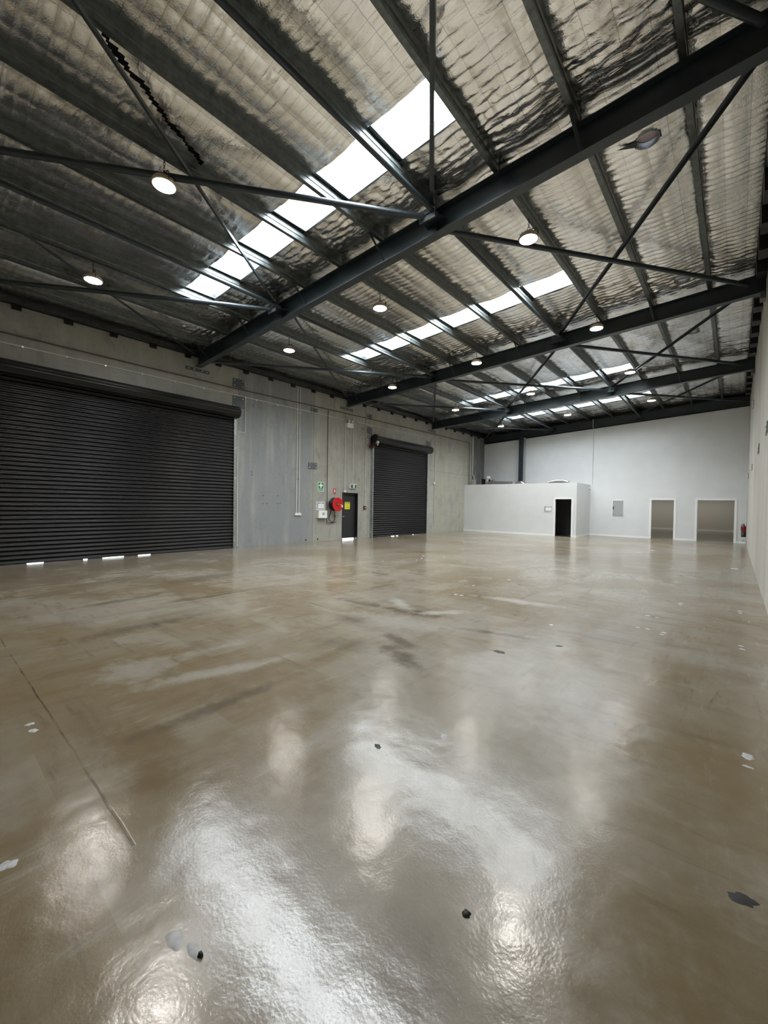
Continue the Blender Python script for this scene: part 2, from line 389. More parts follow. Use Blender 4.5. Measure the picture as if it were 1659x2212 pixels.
def struct(o): o['kind'] = 'structure'; return o
def copy_tree(o, parent=None):
    c = o.copy(); COL.objects.link(c)
    if parent is not None: c.parent = parent
    for ch in list(o.children): copy_tree(ch, c)
    return c
def holes_grid(x0, x1, y0, y1, holes):
    """cells of a rectangle outside the holes"""
    xs = sorted({x0, x1, *[h[0] for h in holes], *[h[1] for h in holes]}); ys = sorted({y0, y1, *[h[2] for h in holes], *[h[3] for h in holes]})
    xs = [q for q in xs if x0 <= q <= x1]; ys = [q for q in ys if y0 <= q <= y1]
    out = []
    for i in range(len(xs) - 1):
        for j in range(len(ys) - 1):
            cx, cy = (xs[i] + xs[i + 1]) / 2, (ys[j] + ys[j + 1]) / 2
            if not any(h[0] < cx < h[1] and h[2] < cy < h[3] for h in holes): out.append((xs[i], xs[i + 1], ys[j], ys[j + 1]))
    return out
def text(name, body, size, mat, parent, loc, rot, ext=.0008):
    cu = bpy.data.curves.new(name, 'FONT'); cu.body = body; cu.size = size; cu.align_x = 'CENTER'; cu.align_y = 'CENTER'; cu.extrude = ext
    cu.materials.append(M[mat]); tmp = bpy.data.objects.new('tmp', cu); COL.objects.link(tmp)
    bpy.context.view_layer.update(); me = bpy.data.meshes.new_from_object(tmp.evaluated_get(bpy.context.evaluated_depsgraph_get()))
    bpy.data.objects.remove(tmp); bpy.data.curves.remove(cu); me.name = name; o = bpy.data.objects.new(name, me); COL.objects.link(o)
    o.parent = parent; o.location = Vector(loc) - ORG[parent]; o.rotation_euler = rot; ORG[o] = Vector(loc); return o
ON_LEFT = (math.pi / 2, 0, math.pi / 2)      # text facing +X, reading along +Y
ON_BACK = (math.pi / 2, 0, 0)                # text facing -Y, reading along +X

# ---------------------------------------------------------------- floor and outside ground
fl = MB().box(LX - .25, RX + .25, FY - .2, 39.0, -.15, 0).build('floor', 'floor'); struct(fl)
gd = MB().box(-40, LX - .25, -20, 50, -.16, -.012).build('ground', 'ground'); struct(gd)

# ---------------------------------------------------------------- walls
D1 = (.75, 7.26, 0, 4.62)      # big shutter opening (Y0, Y1, Z0, Z1)
D2 = (14.28, 18.78, 0, 4.55)
D3 = (12.38, 13.37, 0, 2.08)
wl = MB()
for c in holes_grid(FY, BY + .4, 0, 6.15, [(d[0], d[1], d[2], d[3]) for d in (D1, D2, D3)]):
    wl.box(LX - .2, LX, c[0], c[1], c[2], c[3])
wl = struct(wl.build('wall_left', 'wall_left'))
wr = struct(MB().box(RX, RX + .2, FY, BY + .4, 0, 7.35).build('wall_right', 'wall_right'))
wf = struct(MB().box(LX - .2, RX + .2, FY - .2, FY, 0, 7.4).build('wall_front', 'wall_right'))
# white lined end wall with two openings, its head following the rafter
OP1 = (-3.36, -2.365, 0, 2.045); OP2 = (-1.428, .0, 0, 2.045)
wb = MB()
for c in holes_grid(LX, RX, 0, 2.2, [OP1, OP2]): wb.box(c[0], c[1], BY, BY + .12, c[2], c[3])
def wtop(x): return 5.76 + (x - LX) * .0512
a, b = LX, RX
wb.hexa([(a, BY, 2.2), (b, BY, 2.2), (b, BY + .12, 2.2), (a, BY + .12, 2.2), (a, BY, wtop(a)), (b, BY, wtop(b)), (b, BY + .12, wtop(b)), (a, BY + .12, wtop(a))])
wb = struct(wb.build('wall_back', 'white'))
# concrete gable band above the lining
a, b = LX - .2, RX + .2
struct(MB().hexa([(a, BY + .12, 5.3), (b, BY + .12, 5.3), (b, BY + .3, 5.3), (a, BY + .3, 5.3), (a, BY + .12, 6.6), (b, BY + .12, 7.4), (b, BY + .3, 7.4), (a, BY + .3, 6.6)]).build('wall_gable', 'black'))
# office behind the openings
ob = MB()
struct(MB().box(-9.0, RX + .2, 38.2, 38.35, 0, 2.8).build('wall_office_back', 'office'))
struct(MB().box(-9.1, -9.0, BY + .12, 38.35, 0, 2.8).build('wall_office_left', 'office'))
struct(MB().box(RX + .01, RX + .2, BY + .4, 38.35, 0, 2.8).build('wall_office_right', 'office'))
struct(MB().box(-9.1, RX + .2, BY + .12, 38.35, 2.75, 2.9).build('ceiling_office', 'office'))
struct(MB().box(-9.0, RX, 38.17, 38.2, 0, .1).build('baseboard_office', 'trimw'))
ld = bpy.data.lights.new('office_fill_light', 'AREA'); ld.shape = 'RECTANGLE'; ld.size = 8; ld.size_y = .4; ld.energy = 42; ld.color = (1, .97, .9)  # added unseen fill light, brightens the office behind the openings
lo = bpy.data.objects.new('office_fill_light', ld); COL.objects.link(lo); lo.location = (-4, 36.6, 2.72)

# store room box standing in the far left corner
SY, SXR, SZ = 22.971, -6.346, 2.9
SD = (-7.45, -6.585, 0, 2.03)
ws = MB()
for c in holes_grid(LX + .005, SXR, 0, SZ, [SD]): ws.box(c[0], c[1], SY, SY + .09, c[2], c[3])
struct(ws.build('wall_store_front', 'white'))
struct(MB().box(SXR - .09, SXR, SY + .09, BY - .002, 0, SZ).build('wall_store_side', 'white'))
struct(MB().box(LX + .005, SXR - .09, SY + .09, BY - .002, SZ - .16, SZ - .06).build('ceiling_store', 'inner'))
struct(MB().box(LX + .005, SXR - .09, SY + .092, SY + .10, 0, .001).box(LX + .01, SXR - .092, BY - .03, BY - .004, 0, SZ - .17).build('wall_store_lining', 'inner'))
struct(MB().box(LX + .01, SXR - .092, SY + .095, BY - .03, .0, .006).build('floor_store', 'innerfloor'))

# skirting boards and door trims
def skirt(name, x0, x1, y0, y1): return struct(MB().box(x0, x1, y0, y1, 0, .09).build(name, 'trimw'))
skirt('baseboard_store_front', LX + .01, SD[0] - .07, SY - .014, SY); skirt('baseboard_store_end', SD[1] + .07, SXR + .014, SY - .014, SY)
skirt('baseboard_store_side', SXR, SXR + .014, SY, BY - .002); skirt('baseboard_back', SXR + .014, OP1[0] - .08, BY - .014, BY)
skirt('baseboard_back_mid', OP1[1] + .07, OP2[0] - .075, BY - .014, BY); skirt('baseboard_back_right', OP2[1] + .08, RX, BY - .014, BY)
def trim(name, x0, x1, z1, y, w=.085, t=.02, depth=.12):
    q = MB().box(x0 - w, x0, y - t, y, 0, z1 + w).box(x1, x1 + w, y - t, y, 0, z1 + w).box(x0, x1, y - t, y, z1, z1 + w)
    q.box(x0, x0 + .018, y, y + depth, 0, z1).box(x1 - .018, x1, y, y + depth, 0, z1).box(x0 + .018, x1 - .018, y, y + depth, z1 - .018, z1)
    return struct(q.build(name, 'trimw'))
trim('trim_1', OP1[0], OP1[1], OP1[3], BY); trim('trim_2', OP2[0], OP2[1], OP2[3], BY); trim('trim_3', SD[0], SD[1], SD[3], SY, .06, .016, .09)
# vertical shadow bead beside the right opening's architrave
# ---------------------------------------------------------------- roof, foil ceiling, rooflights
VENTS = [(-1.10, 7.05), (-1.07, 11.87), (-1.09, 15.55)]
holes = [(SX0, SX1, ya, yb) for ya, yb in SKY] + [(vx - .15, vx + .15, vy - .15, vy + .15) for vx, vy in VENTS]
rf = MB()
for c in holes_grid(LX - .3, RX + .3, FY - .3, BY + .5, holes): rf.sbox(c[0], c[1], c[2], c[3], .76, .80)
struct(rf.build('roof', 'roof'))
for k, (ya, yb) in enumerate(SKY):
    n = 60; q = MB(); vs = []; fs = []
    for i in range(n + 1):
        y = ya + (yb - ya) * i / n; dz = .725 + .012 * math.cos(2 * math.pi * i / 7.5)
        for x in (SX0, SX1): vs.append((x, y, rz(x) + dz))
    for i in range(n): fs.append((2 * i, 2 * i + 1, 2 * i + 3, 2 * i + 2))
    q.add(vs, fs, True); w = struct(q.build('window_%d' % (k + 1), 'rooflight'))
    fr = MB().sbox(SX0 - .02, SX1 + .02, yb, yb + .012, .585, .76).sbox(SX0 - .02, SX1 + .02, ya - .012, ya, .60, .76)
    fr.sbox(SX0 - .03, SX0 - .02, ya, yb, .6, .76).sbox(SX1 + .02, SX1 + .03, ya, yb, .6, .76)
    fr.sbox(SX0, SX1, yb, yb + .10, .585, .592)
    fr.build('flashing', 'galv_dull', w)

def vnoise(x, y, seed):
    """value noise on arrays, about -1..1"""
    rs = np.random.RandomState(seed); tab = rs.rand(256, 256) * 2 - 1
    xi = np.floor(x).astype(int); yi = np.floor(y).astype(int); fx = x - xi; fy = y - yi
    fx = fx * fx * (3 - 2 * fx); fy = fy * fy * (3 - 2 * fy)
    A = tab[xi % 256, yi % 256]; B = tab[(xi + 1) % 256, yi % 256]; C = tab[xi % 256, (yi + 1) % 256]; D = tab[(xi + 1) % 256, (yi + 1) % 256]
    return (A * (1 - fx) + B * fx) * (1 - fy) + (C * (1 - fx) + D * fx) * fy
FX0, FX1 = LX - .1, .22
xs = np.arange(FX0, FX1 + 1e-6, .0366); xs[-1] = FX1
ys = np.concatenate([np.arange(FY - .1, 12.6, .025), np.arange(12.6, BY + .15, .0375)])
XX, YY = np.meshgrid(xs, ys, indexing='ij')
u = ((XX + .55) / 1.172) % 1.0
sag = .060 * np.sin(np.pi * u) ** .8 * (1 + .25 * vnoise(XX * .8 + 3, YY * .5, 5))
yw = YY + .045 * vnoise(XX * 1.3, YY * 1.6, 21) + .02 * vnoise(XX * 4.1, YY * 3.0, 22)
xw = XX + .55 + .012 * vnoise(XX * 3, YY * 2.0, 23)
cx_ = np.abs(np.sin(np.pi * xw / .293)); cy_ = np.abs(np.sin(np.pi * yw / .15))
amp = np.clip(.75 + .75 * vnoise(XX * 1.1, YY * 1.4, 9) + .35 * vnoise(XX * .35, YY * .3, 10), .15, 1.7)
pillow = .019 * amp * cy_ ** .5 * (.45 + .55 * cx_ ** .4) + .005 * cx_ ** .45
mask = np.clip(.35 + .9 * vnoise(XX * .6, YY * .45, 19), .0, 1.0)
wx = yw * 5.2 + 1.2 * vnoise(XX * 1.1, YY * 1.3, 11) + .5 * XX
ridge = 1 - 2 * np.abs(vnoise(XX * .9, wx, 12))
ridge2 = 1 - 2 * np.abs(vnoise(XX * 1.7 + 5, yw * 11 + XX, 16))
crump = (1 - 2 * np.abs(vnoise(XX * 8, YY * 8, 13))) + .5 * (1 - 2 * np.abs(vnoise(XX * 15, YY * 16, 14)))
edge = np.clip(1.0 - np.minimum(u, 1 - u) / .2, 0, 1)       # gathers where the foil runs over a purlin
gather = edge * np.abs(vnoise(XX * .7, YY * 12.0, 15))
rip = np.clip(1 - np.abs(((YY - 5.94) % 6.6) - 5.9) / .9, 0, 1)      # heavier crumpling just before each rafter
H = sag + pillow + .014 * mask * ridge + .006 * mask * ridge2 + .034 * gather + (.0016 + .009 * rip) * crump
ZZ = Z0 + SL * (XX - LX) + .625 - H
nx, ny = XX.shape
idx = np.arange(nx * ny).reshape(nx, ny)
quads = np.stack([idx[:-1, :-1], idx[:-1, 1:], idx[1:, 1:], idx[1:, :-1]], -1).reshape(-1, 4)
cx = ((XX[:-1, :-1] + XX[1:, 1:]) / 2).ravel(); cy = ((YY[:-1, :-1] + YY[1:, 1:]) / 2).ravel()
keep = np.ones(len(quads), bool)
for ya, yb in SKY: keep &= ~((cx > SX0) & (cx < SX1) & (cy > ya) & (cy < yb))
for vx, vy in VENTS: keep &= ((cx - vx) ** 2 + (cy - vy) ** 2) > .165 ** 2
ja = .028 + .03 * np.abs(vnoise(cx * 9, cy * 14, 31))
keep &= ~((np.abs(cx - (-5.44 - .543 * (cy - 1.38)) + .03 * vnoise(cx * 3, cy * 9, 32)) < ja) & (cy > 1.1) & (cy < 2.95))     # torn lap in the foil
quads = quads[keep]
me = bpy.data.meshes.new('ceiling'); me.vertices.add(nx * ny); me.loops.add(len(quads) * 4); me.polygons.add(len(quads))
me.vertices.foreach_set('co', np.stack([XX, YY, ZZ], -1).astype(np.float32).ravel())
me.loops.foreach_set('vertex_index', quads.astype(np.int32).ravel())
me.polygons.foreach_set('loop_start', (np.arange(len(quads)) * 4).astype(np.int32))
me.polygons.foreach_set('use_smooth', np.ones(len(quads), bool))
me.materials.append(M['foil']); me.update(calc_edges=True); me.validate()
ceil = bpy.data.objects.new('ceiling', me); COL.objects.link(ceil); struct(ceil); ORG[ceil] = Vector((0, 0, 0))
# edge angle along the right side of the foil, black void above the right wall
struct(MB().sbox(.215, .235, FY, BY, .56, .66).build('trim_4', 'galv_dull'))
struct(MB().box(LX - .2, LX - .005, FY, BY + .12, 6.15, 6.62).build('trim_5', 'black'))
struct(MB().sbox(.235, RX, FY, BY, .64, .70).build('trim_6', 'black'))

# ---------------------------------------------------------------- rafters
BAYN = ['nearest', 'second', 'third', 'farthest']
RAFN = ['behind the camera', 'nearest to the camera', 'second from the camera', 'third from the camera', 'against the white end wall']
NODE = [-12.86, -8.55, -4.05, .18]
def rafter(k):
    y0 = RAFT[k]; yc = y0 + .09; x0, x1 = LX + .004, RX - .004
    r = thing('roof_rafter', 'charcoal steel I-beam rafter spanning the roof, ' + RAFN[k], 'steel beam', ((x0 + x1) / 2, yc, rz(LX)), 'roof rafters')
    q = MB().sbox(x0, x1, y0, y0 + .18, 0, .016).sbox(x0, x1, y0, y0 + .18, .40, .416).sbox(x0, x1, yc - .005, yc + .005, .016, .40)
    q.build('beam', 'steel', r)
    for i, px in enumerate(PUR):                       # purlin cleats standing on the top flange
        MB().sbox(px + .004, px + .012, yc - .05, yc + .05, .416, .60).build('cleat', 'steel', r)
    if k < 4:
        for px in (PUR[1], PUR[4], PUR[6], PUR[8], PUR[10]):   # fly braces from purlin to bottom flange
            z = rz(px)
            q = MB().bar((px - .05, y0 - .34, z + .44), (px + .02, y0 + .03, z + .03), .05, .006, (1, 0, 0))
            q.bar((px - .05, y0 - .34, z + .44), (px + .02, y0 + .03, z + .03), .006, .04, (1, 0, 0))
            q.build('fly_brace', 'steel', r)
    for nxp in NODE[1:3]:
        z = rz(nxp) + .2
        q = MB()
        if k > 0: q.hexa([(nxp - .22, yc - .005, z - .006), (nxp + .22, yc - .005, z - .006), (nxp + .12, yc - .34, z - .006), (nxp - .12, yc - .34, z - .006)][::-1] + [(nxp - .22, yc - .005, z + .006), (nxp + .22, yc - .005, z + .006), (nxp + .12, yc - .34, z + .006), (nxp - .12, yc - .34, z + .006)][::-1])
        if k < 4: q.hexa([(nxp - .22, yc + .005, z - .006), (nxp + .22, yc + .005, z - .006), (nxp + .12, yc + .34, z - .006), (nxp - .12, yc + .34, z - .006)] + [(nxp - .22, yc + .005, z + .006), (nxp + .22, yc + .005, z + .006), (nxp + .12, yc + .34, z + .006), (nxp - .12, yc + .34, z + .006)])
        if k > 0: q.box(nxp - .16, nxp + .16, yc - .32, yc - .30, z - .10, z + .10)
        q.build('gusset', 'steel', r)
    for nxp in (NODE[1] + .02, NODE[2] + .02):
        MB().sbox(nxp, nxp + .01, y0 + .01, yc - .005, .016, .40).build('stiffener', 'steel', r)
    if k < 4:
        st = MB().box(LX + .002, LX + .014, yc - .40, yc + .36, 5.70, 5.80).build('seat_plate', 'plate', r)
        for dy in (-.30, -.13, .12, .28): MB().lathe([(.02, 0), (.02, .012), (.012, .016)], (LX + .014, yc + dy, 5.75), 'x', 10).build('bolt', 'bolt', st)
        MB().box(RX - .10, RX - .002, yc - .13, yc + .13, rz(RX) - .16, rz(RX) - .002).build('wall_angle', 'plate_lt', r)
    return r
for k in range(1, 5): rafter(k)

# purlins: Z sections
ORD = ['first', 'second', 'third', 'fourth', 'fifth', 'sixth', 'seventh', 'eighth', 'ninth', 'tenth', 'eleventh']
def purlin(i, k):
    x = PUR[i]; y0 = RAFT[k] + .09 + .004 if k else FY + .02; y1 = RAFT[k + 1] + .09 - .004
    if k == 3: y1 = BY + .1
    z = rz(x) + .418
    q = MB()
    q.box(x - .074, x, y0, y1, z, z + .003)                          # bottom flange
    q.box(x - .074, x - .071, y0, y1, z + .003, z + .018)            # lip
    q.box(x - .003, x, y0, y1, z + .003, z + .07)                    # web, folded once
    q.hexa([(x - .003, y0, z + .07), (x, y0, z + .07), (x, y1, z + .07), (x - .003, y1, z + .07), (x + .007, y0, z + .08), (x + .010, y0, z + .08), (x + .010, y1, z + .08), (x + .007, y1, z + .08)])
    q.box(x + .007, x + .010, y0, y1, z + .08, z + .13)
    q.hexa([(x + .007, y0, z + .13), (x + .010, y0, z + .13), (x + .010, y1, z + .13), (x + .007, y1, z + .13), (x - .003, y0, z + .14), (x, y0, z + .14), (x, y1, z + .14), (x - .003, y1, z + .14)])
    q.box(x - .003, x, y0, y1, z + .14, z + .197)
    q.box(x - .003, x + .074, y0, y1, z + .197, z + .200)            # top flange
    q.box(x + .071, x + .074, y0, y1, z + .182, z + .197)
    o = q.build('roof_purlin', 'galv_dull')
    tag(o, 'galvanised Z purlin, %s from the right wall, in the %s roof bay' % (ORD[i], BAYN[k]), 'purlin', 'roof purlins')
for k in range(4):
    for i in range(11): purlin(i, k)
# eave purlin and wall-top cleats on the left
for k in range(4):
    y0 = RAFT[k] + .2 if k else FY + .02; y1 = RAFT[k + 1] - .02
    o = MB().box(LX + .02, LX + .10, y0, y1, 6.17, 6.175).box(LX + .02, LX + .024, y0, y1, 6.175, 6.31).box(LX + .02, LX + .10, y0, y1, 6.31, 6.314).build('eave_purlin', 'galv_dull')
    tag(o, 'galvanised eave purlin along the top of the left concrete wall in the %s roof bay' % BAYN[k], 'purlin', 'eave purlins')
yb_ = [.69 + i for i in range(25)]
for i, yy in enumerate(yb_):
    if any(abs(yy - (r + .09)) < .16 for r in RAFT): continue
    o = MB().box(LX + .002, LX + .06, yy - .09, yy + .09, 6.05, 6.165).box(LX + .06, LX + .066, yy - .075, yy + .075, 6.04, 6.165).build('wall_bracket', 'black')
    tag(o, 'small black cleat under the left eave, %s along from the big shutter end' % (ORD[i] if i < 11 else '%dth' % (i + 1)), 'bracket', 'black cleats along the left eave')
cnt = {}
for i in range(26):
    yy = .2 + i
    if any(abs(yy - (r + .09)) < .35 for r in RAFT): continue
    bay = sum(yy > r for r in RAFT) - 1; cnt[bay] = cnt.get(bay, 0) + 1
    o = MB().box(RX - .18, RX - .006, yy - .2, yy + .2, 6.72, 7.05).build('packer_block', 'black')
    tag(o, '%s black block in the gap above the right wall within the %s roof bay' % (ORD[cnt[bay] - 1], BAYN[bay]), 'block', 'black blocks above the right wall')

# bracing between rafters: heavy tubes one way, light angles the other
PAN = ['left', 'middle', 'right']
def brace_pt(xn, k, side): # side +1 leaving rafter k forward, -1 arriving
    return (xn, RAFT[k] + .09 + side * .20, rz(xn) + .2)
def tube_brace(p, k):
    a, b = Vector(brace_pt(NODE[p], k, 1)), Vector(brace_pt(NODE[p + 1], k + 1, -1))
    if p == 2: b.x = .10
    o = MB().tube([a, b], .048, 16).build('tube_brace', 'steel'); tag(o, 'thick dark steel tube brace, %s panel of the %s roof bay' % (PAN[p], BAYN[k]), 'roof brace', 'tube roof braces')
def angle_brace(p, k):
    a, b = Vector(brace_pt(NODE[p + 1], k, 1)), Vector(brace_pt(NODE[p], k + 1, -1))
    dz = Vector((0, 0, .13)); a += dz; b += dz
    d = (b - a).normalized(); sd = d.cross(Vector((0, 0, 1))).normalized() * .03
    q = MB().bar(a, b, .06, .008); q.bar(a + sd * 1.2 + Vector((0, 0, -.028)), b + sd * 1.2 + Vector((0, 0, -.028)), .008, .055)
    o = q.build('angle_brace', 'steel'); tag(o, 'slim steel angle brace crossing the %s panel of the %s roof bay' % (PAN[p], BAYN[k]), 'roof brace', 'angle roof braces')
for p, k in [(0, 0), (1, 0), (2, 0), (0, 1), (2, 1), (0, 2), (1, 2), (2, 2), (0, 3), (2, 3)]:
    tube_brace(p, k); angle_brace(p, k)
for k in range(4):
    for nxp, w in ((-3.95, 'right'), (-8.42, 'left')):
        y0 = RAFT[k] + .3 if k else FY + .02
        o = MB().tube([(nxp, y0, rz(nxp) + .22), (nxp, RAFT[k + 1] - .1, rz(nxp) + .22)], .042, 14).build('roof_strut', 'steel')
        tag(o, 'straight round steel strut on the %s line of the %s roof bay' % (w, BAYN[k]), 'roof brace', 'roof struts')

# ---------------------------------------------------------------- roof ventilators
for i, (vx, vy) in enumerate(VENTS):
    z = rz(vx) + .56
    v = thing('roof_ventilator', ['round roof vent with a bright bore behind the nearest rafter at right', 'round roof vent beyond the brace crossing near the right wall', 'round roof vent farthest away near the right wall'][i], 'roof vent', (vx, vy, z), 'roof vents')
    MB().lathe([(.150, 0), (.158, 0), (.158, .34), (.150, .34), (.150, 0)], (vx, vy, z - .03), 'z', 36).build('throat', 'galv', v)
    MB().lathe([(.146, .10), (.149, .10), (.149, .34), (.146, .34), (.146, .10)], (vx, vy, z - .03), 'z', 36).build('liner', 'bore', v)
    h = MB()
    for a in range(18):
        t = a / 18 * 2 * math.pi; c, s_ = math.cos(t), math.sin(t)
        h.bar((vx + .15 * c, vy + .15 * s_, z + .31), (vx + .17 * c, vy + .17 * s_, z + .42), .05, .002, (c, s_, 0))
    h.build('turbine_vanes', 'galv', v)
    MB().lathe([(.19, .42), (.10, .47), (.001, .49)], (vx, vy, z), 'z', 24).build('dome', 'dome', v)
    if i == 0:
        zt = z - .035; T = [(-1.24, 7.08), (-1.22, 6.96), (-1.47, 6.955)]
        MB().add([(x, y, zt) for x, y in T] + [(x, y, zt + .004) for x, y in T], [(2, 1, 0), (3, 4, 5), (0, 1, 4, 3), (1, 2, 5, 4), (2, 0, 3, 5)]).build('dark_tear_wedge', 'black', v)  # black wedge stands in for the dark opening torn in the foil
    MB().tube([(vx - .15, vy, z + .29), (vx + .15, vy, z + .29)], .006, 8).tube([(vx, vy, z + .29), (vx, vy, z + .46)], .008, 8).build('spindle', 'galv', v)

# ---------------------------------------------------------------- high-bay lamps
def make_lamp():
    L_ = thing('high_bay_lamp', '', 'lamp', (0, 0, 0), 'high bay lamps')     # origin at lens face
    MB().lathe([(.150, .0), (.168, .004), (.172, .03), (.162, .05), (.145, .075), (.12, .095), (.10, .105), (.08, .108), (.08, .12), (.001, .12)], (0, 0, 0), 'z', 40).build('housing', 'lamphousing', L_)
    MB().lathe([(.001, -.012), (.10, -.010), (.150, -.002), (.151, .002)], (0, 0, 0), 'z', 40).build('lens', 'lens', L_)
    for k in range(16):
        a = k / 16 * 2 * math.pi; c, s_ = math.cos(a), math.sin(a)
    q = MB()
    for k in range(16):
        a = k / 16 * 2 * math.pi; c, s_ = math.cos(a), math.sin(a)
        q.bar((.085 * c, .085 * s_, .075), (.155 * c, .155 * s_, .06), .004, .04)
    q.build('cooling_fins', 'lampbody', L_)
    MB().tube([(-.172, 0, .02), (-.172, 0, .10), (-.12, 0, .165), (.12, 0, .165), (.172, 0, .10), (.172, 0, .02)], .008, 8).build('yoke', 'lampbody', L_)
    q = MB()
    q.tube([(.024 * math.cos(t), 0, .193 + .024 * math.sin(t)) for t in [j / 12 * 2 * math.pi for j in range(12)]], .006, 6, closed=True)
    q.build('eyelet', 'black', L_)
    q = MB(); z = .215
    for j in range(4):
        pts = []
        for t in range(12):
            a = t / 12 * 2 * math.pi; w, h = .013 * math.cos(a), .024 * math.sin(a)
            pts.append((w, 0, z + .024 + h) if j % 2 else (0, w, z + .024 + h))
        q.tube(pts, .004, 6, closed=True); z += .038
    q.build('chain', 'black', L_)
    return L_
lamp0 = make_lamp(); first = True
sd = bpy.data.lights.new('lamp_beam', 'SPOT'); sd.energy = LAMP_W; sd.spot_size = math.radians(140); sd.spot_blend = .7; sd.shadow_soft_size = .13; sd.color = (1, .965, .91)
sp = bpy.data.objects.new('lamp_beam', sd); COL.objects.link(sp); sp.parent = lamp0; sp.location = (0, 0, -.03)
LXS = [(-2.91, 'right'), (-6.43, 'middle'), (-9.94, 'left')]
LYS = [(2.45, 'first'), (7.23, 'second'), (11.95, 'third'), (16.55, 'fourth'), (21.4, 'fifth')]
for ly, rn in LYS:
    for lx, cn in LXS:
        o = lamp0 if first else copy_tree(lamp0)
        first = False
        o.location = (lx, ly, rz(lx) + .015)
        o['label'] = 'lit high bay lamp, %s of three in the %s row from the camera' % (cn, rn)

# ---------------------------------------------------------------- roller shutters
def shutter(name, d, label, motor, gaps=()):
    y0, y1, _, z1 = d; pitch = .107
    t = thing(name, label, 'roller shutter', (LX + .03, (y0 + y1) / 2, 0))
    struct(t)
    xc = LX + .055; zb = .035; n = int((z1 - zb) / pitch) * 10; vs = []; fs = []
    zt = z1 + .05
    for i in range(n + 12):
        z = zb + i * pitch / 10
        ph = (i % 10) / 10
        w = math.cos(2 * math.pi * ph); x = xc + .019 * (abs(w) ** .55) * (1 if w > 0 else -1)
        vs += [(x, y0 - .02, z), (x, y1 + .02, z)]
    m_ = len(vs) // 2
    for i in range(m_ - 1): fs.append((2 * i, 2 * i + 1, 2 * i + 3, 2 * i + 2))
    MB().add(vs, fs, True).build('curtain', 'curtain', t)
    q = MB(); ya = y0
    for ga, gb in gaps: q.box(xc - .02, xc + .02, ya, ga, .001, zb + .01).box(xc - .02, xc + .02, ga, gb, .016, zb + .01); ya = gb
    q.box(xc - .02, xc + .02, ya, y1, .001, zb + .01).build('bottom_rail', 'black', t)
    for ys_, dr in ((y0, -1), (y1, 1)):
        a, b = sorted((ys_ - dr * .035, ys_ + dr * .085))
        q = MB().box(LX + .002, LX + .03, a, b, 0, z1 + .0).box(LX + .085, LX + .09, min(ys_ - dr * .035, ys_ + dr * .02), max(ys_ - dr * .035, ys_ + dr * .02), 0, z1 - .06)
        q.box(LX + .03, LX + .09, min(ys_ + dr * .02, ys_ + dr * .026), max(ys_ + dr * .02, ys_ + dr * .026), 0, z1 - .06)
        gq = q.build('guide', 'galv', t)
        for zz in (.25, 1.33, 2.4, 3.45): MB().box(LX + .03, LX + .038, min(ys_ + dr * .03, ys_ + dr * .08), max(ys_ + dr * .03, ys_ + dr * .08), zz - .03, zz + .03).build('clamp', 'bolt', gq)
        # end bracket
        yb0, yb1 = sorted((ys_ + dr * .03, ys_ + dr * .038))
        q = MB().box(LX + .002, LX + .03, yb0, yb1, 4.05, 4.95).box(LX + .002, LX + .012, min(ys_ + dr * .03, ys_ + dr * .10), max(ys_ + dr * .03, ys_ + dr * .10), 4.05, 4.8)
        q.hexa([(LX + .03, yb0, 4.35), (LX + .30, yb0, 4.56), (LX + .30, yb1, 4.56), (LX + .03, yb1, 4.35), (LX + .03, yb0, 4.78), (LX + .30, yb0, 4.70), (LX + .30, yb1, 4.70), (LX + .03, yb1, 4.78)])
        q.build('end_bracket', 'black', t)
    # rolled-up drum, lightly ribbed
    rr = .185; vs = []; ny_ = 2; q = MB()
    prof = []
    N = 54
    cxd, czd = LX + .245, 4.60
    ring = []
    for k in range(N):
        a = 2 * math.pi * k / N; r = rr + .008 * math.cos(9 * a) - (.0)
        ring.append((cxd + r * math.cos(a), czd + r * math.sin(a)))
    vs = [(x, y0 - .03, z) for x, z in ring] + [(x, y1 + .03, z) for x, z in ring]
    q.add(vs, [(k, (k + 1) % N, N + (k + 1) % N, N + k) for k in range(N)], True)
    q.add(vs[:N], [tuple(range(N))]); q.add(vs[N:], [tuple(reversed(range(N)))])
    q.build('drum', 'curtain', t)
    if motor:
        ym = y0 - .05
        mo = MB().box(LX + .03, LX + .20, ym - .10, ym - .04, 4.2, 4.72).lathe([(.001, -.10), (.17, -.10), (.19, -.07), (.19, 0), (.001, 0)], (LX + .27, ym, 4.66), 'y', 28).build('motor_cover', 'black', t)
        MB().tube([(LX + .08, ym - .16, 4.25), (LX + .22, ym - .16, 4.33), (LX + .40, ym - .14, 4.38)], .075, 16).build('motor', 'darkred', t)
        MB().box(LX + .40, LX + .50, ym - .12, ym - .02, 4.40, 4.50).tube([(LX + .46, ym - .08, 4.38), (LX + .46, ym - .08, 4.30)], .03, 10).build('limit_switch', 'pvc', t)
    return t
door2 = shutter('door_2', D1, 'large charcoal roller shutter closed at the left', False, ((1.87, 2.19), (3.0, 3.1), (3.43, 3.95), (4.3, 4.64)))
door3 = shutter('door_3', D2, 'smaller charcoal roller shutter closed beside the black access door', True, ((15.7, 16.0), (16.1, 16.3), (17.5, 17.6)))

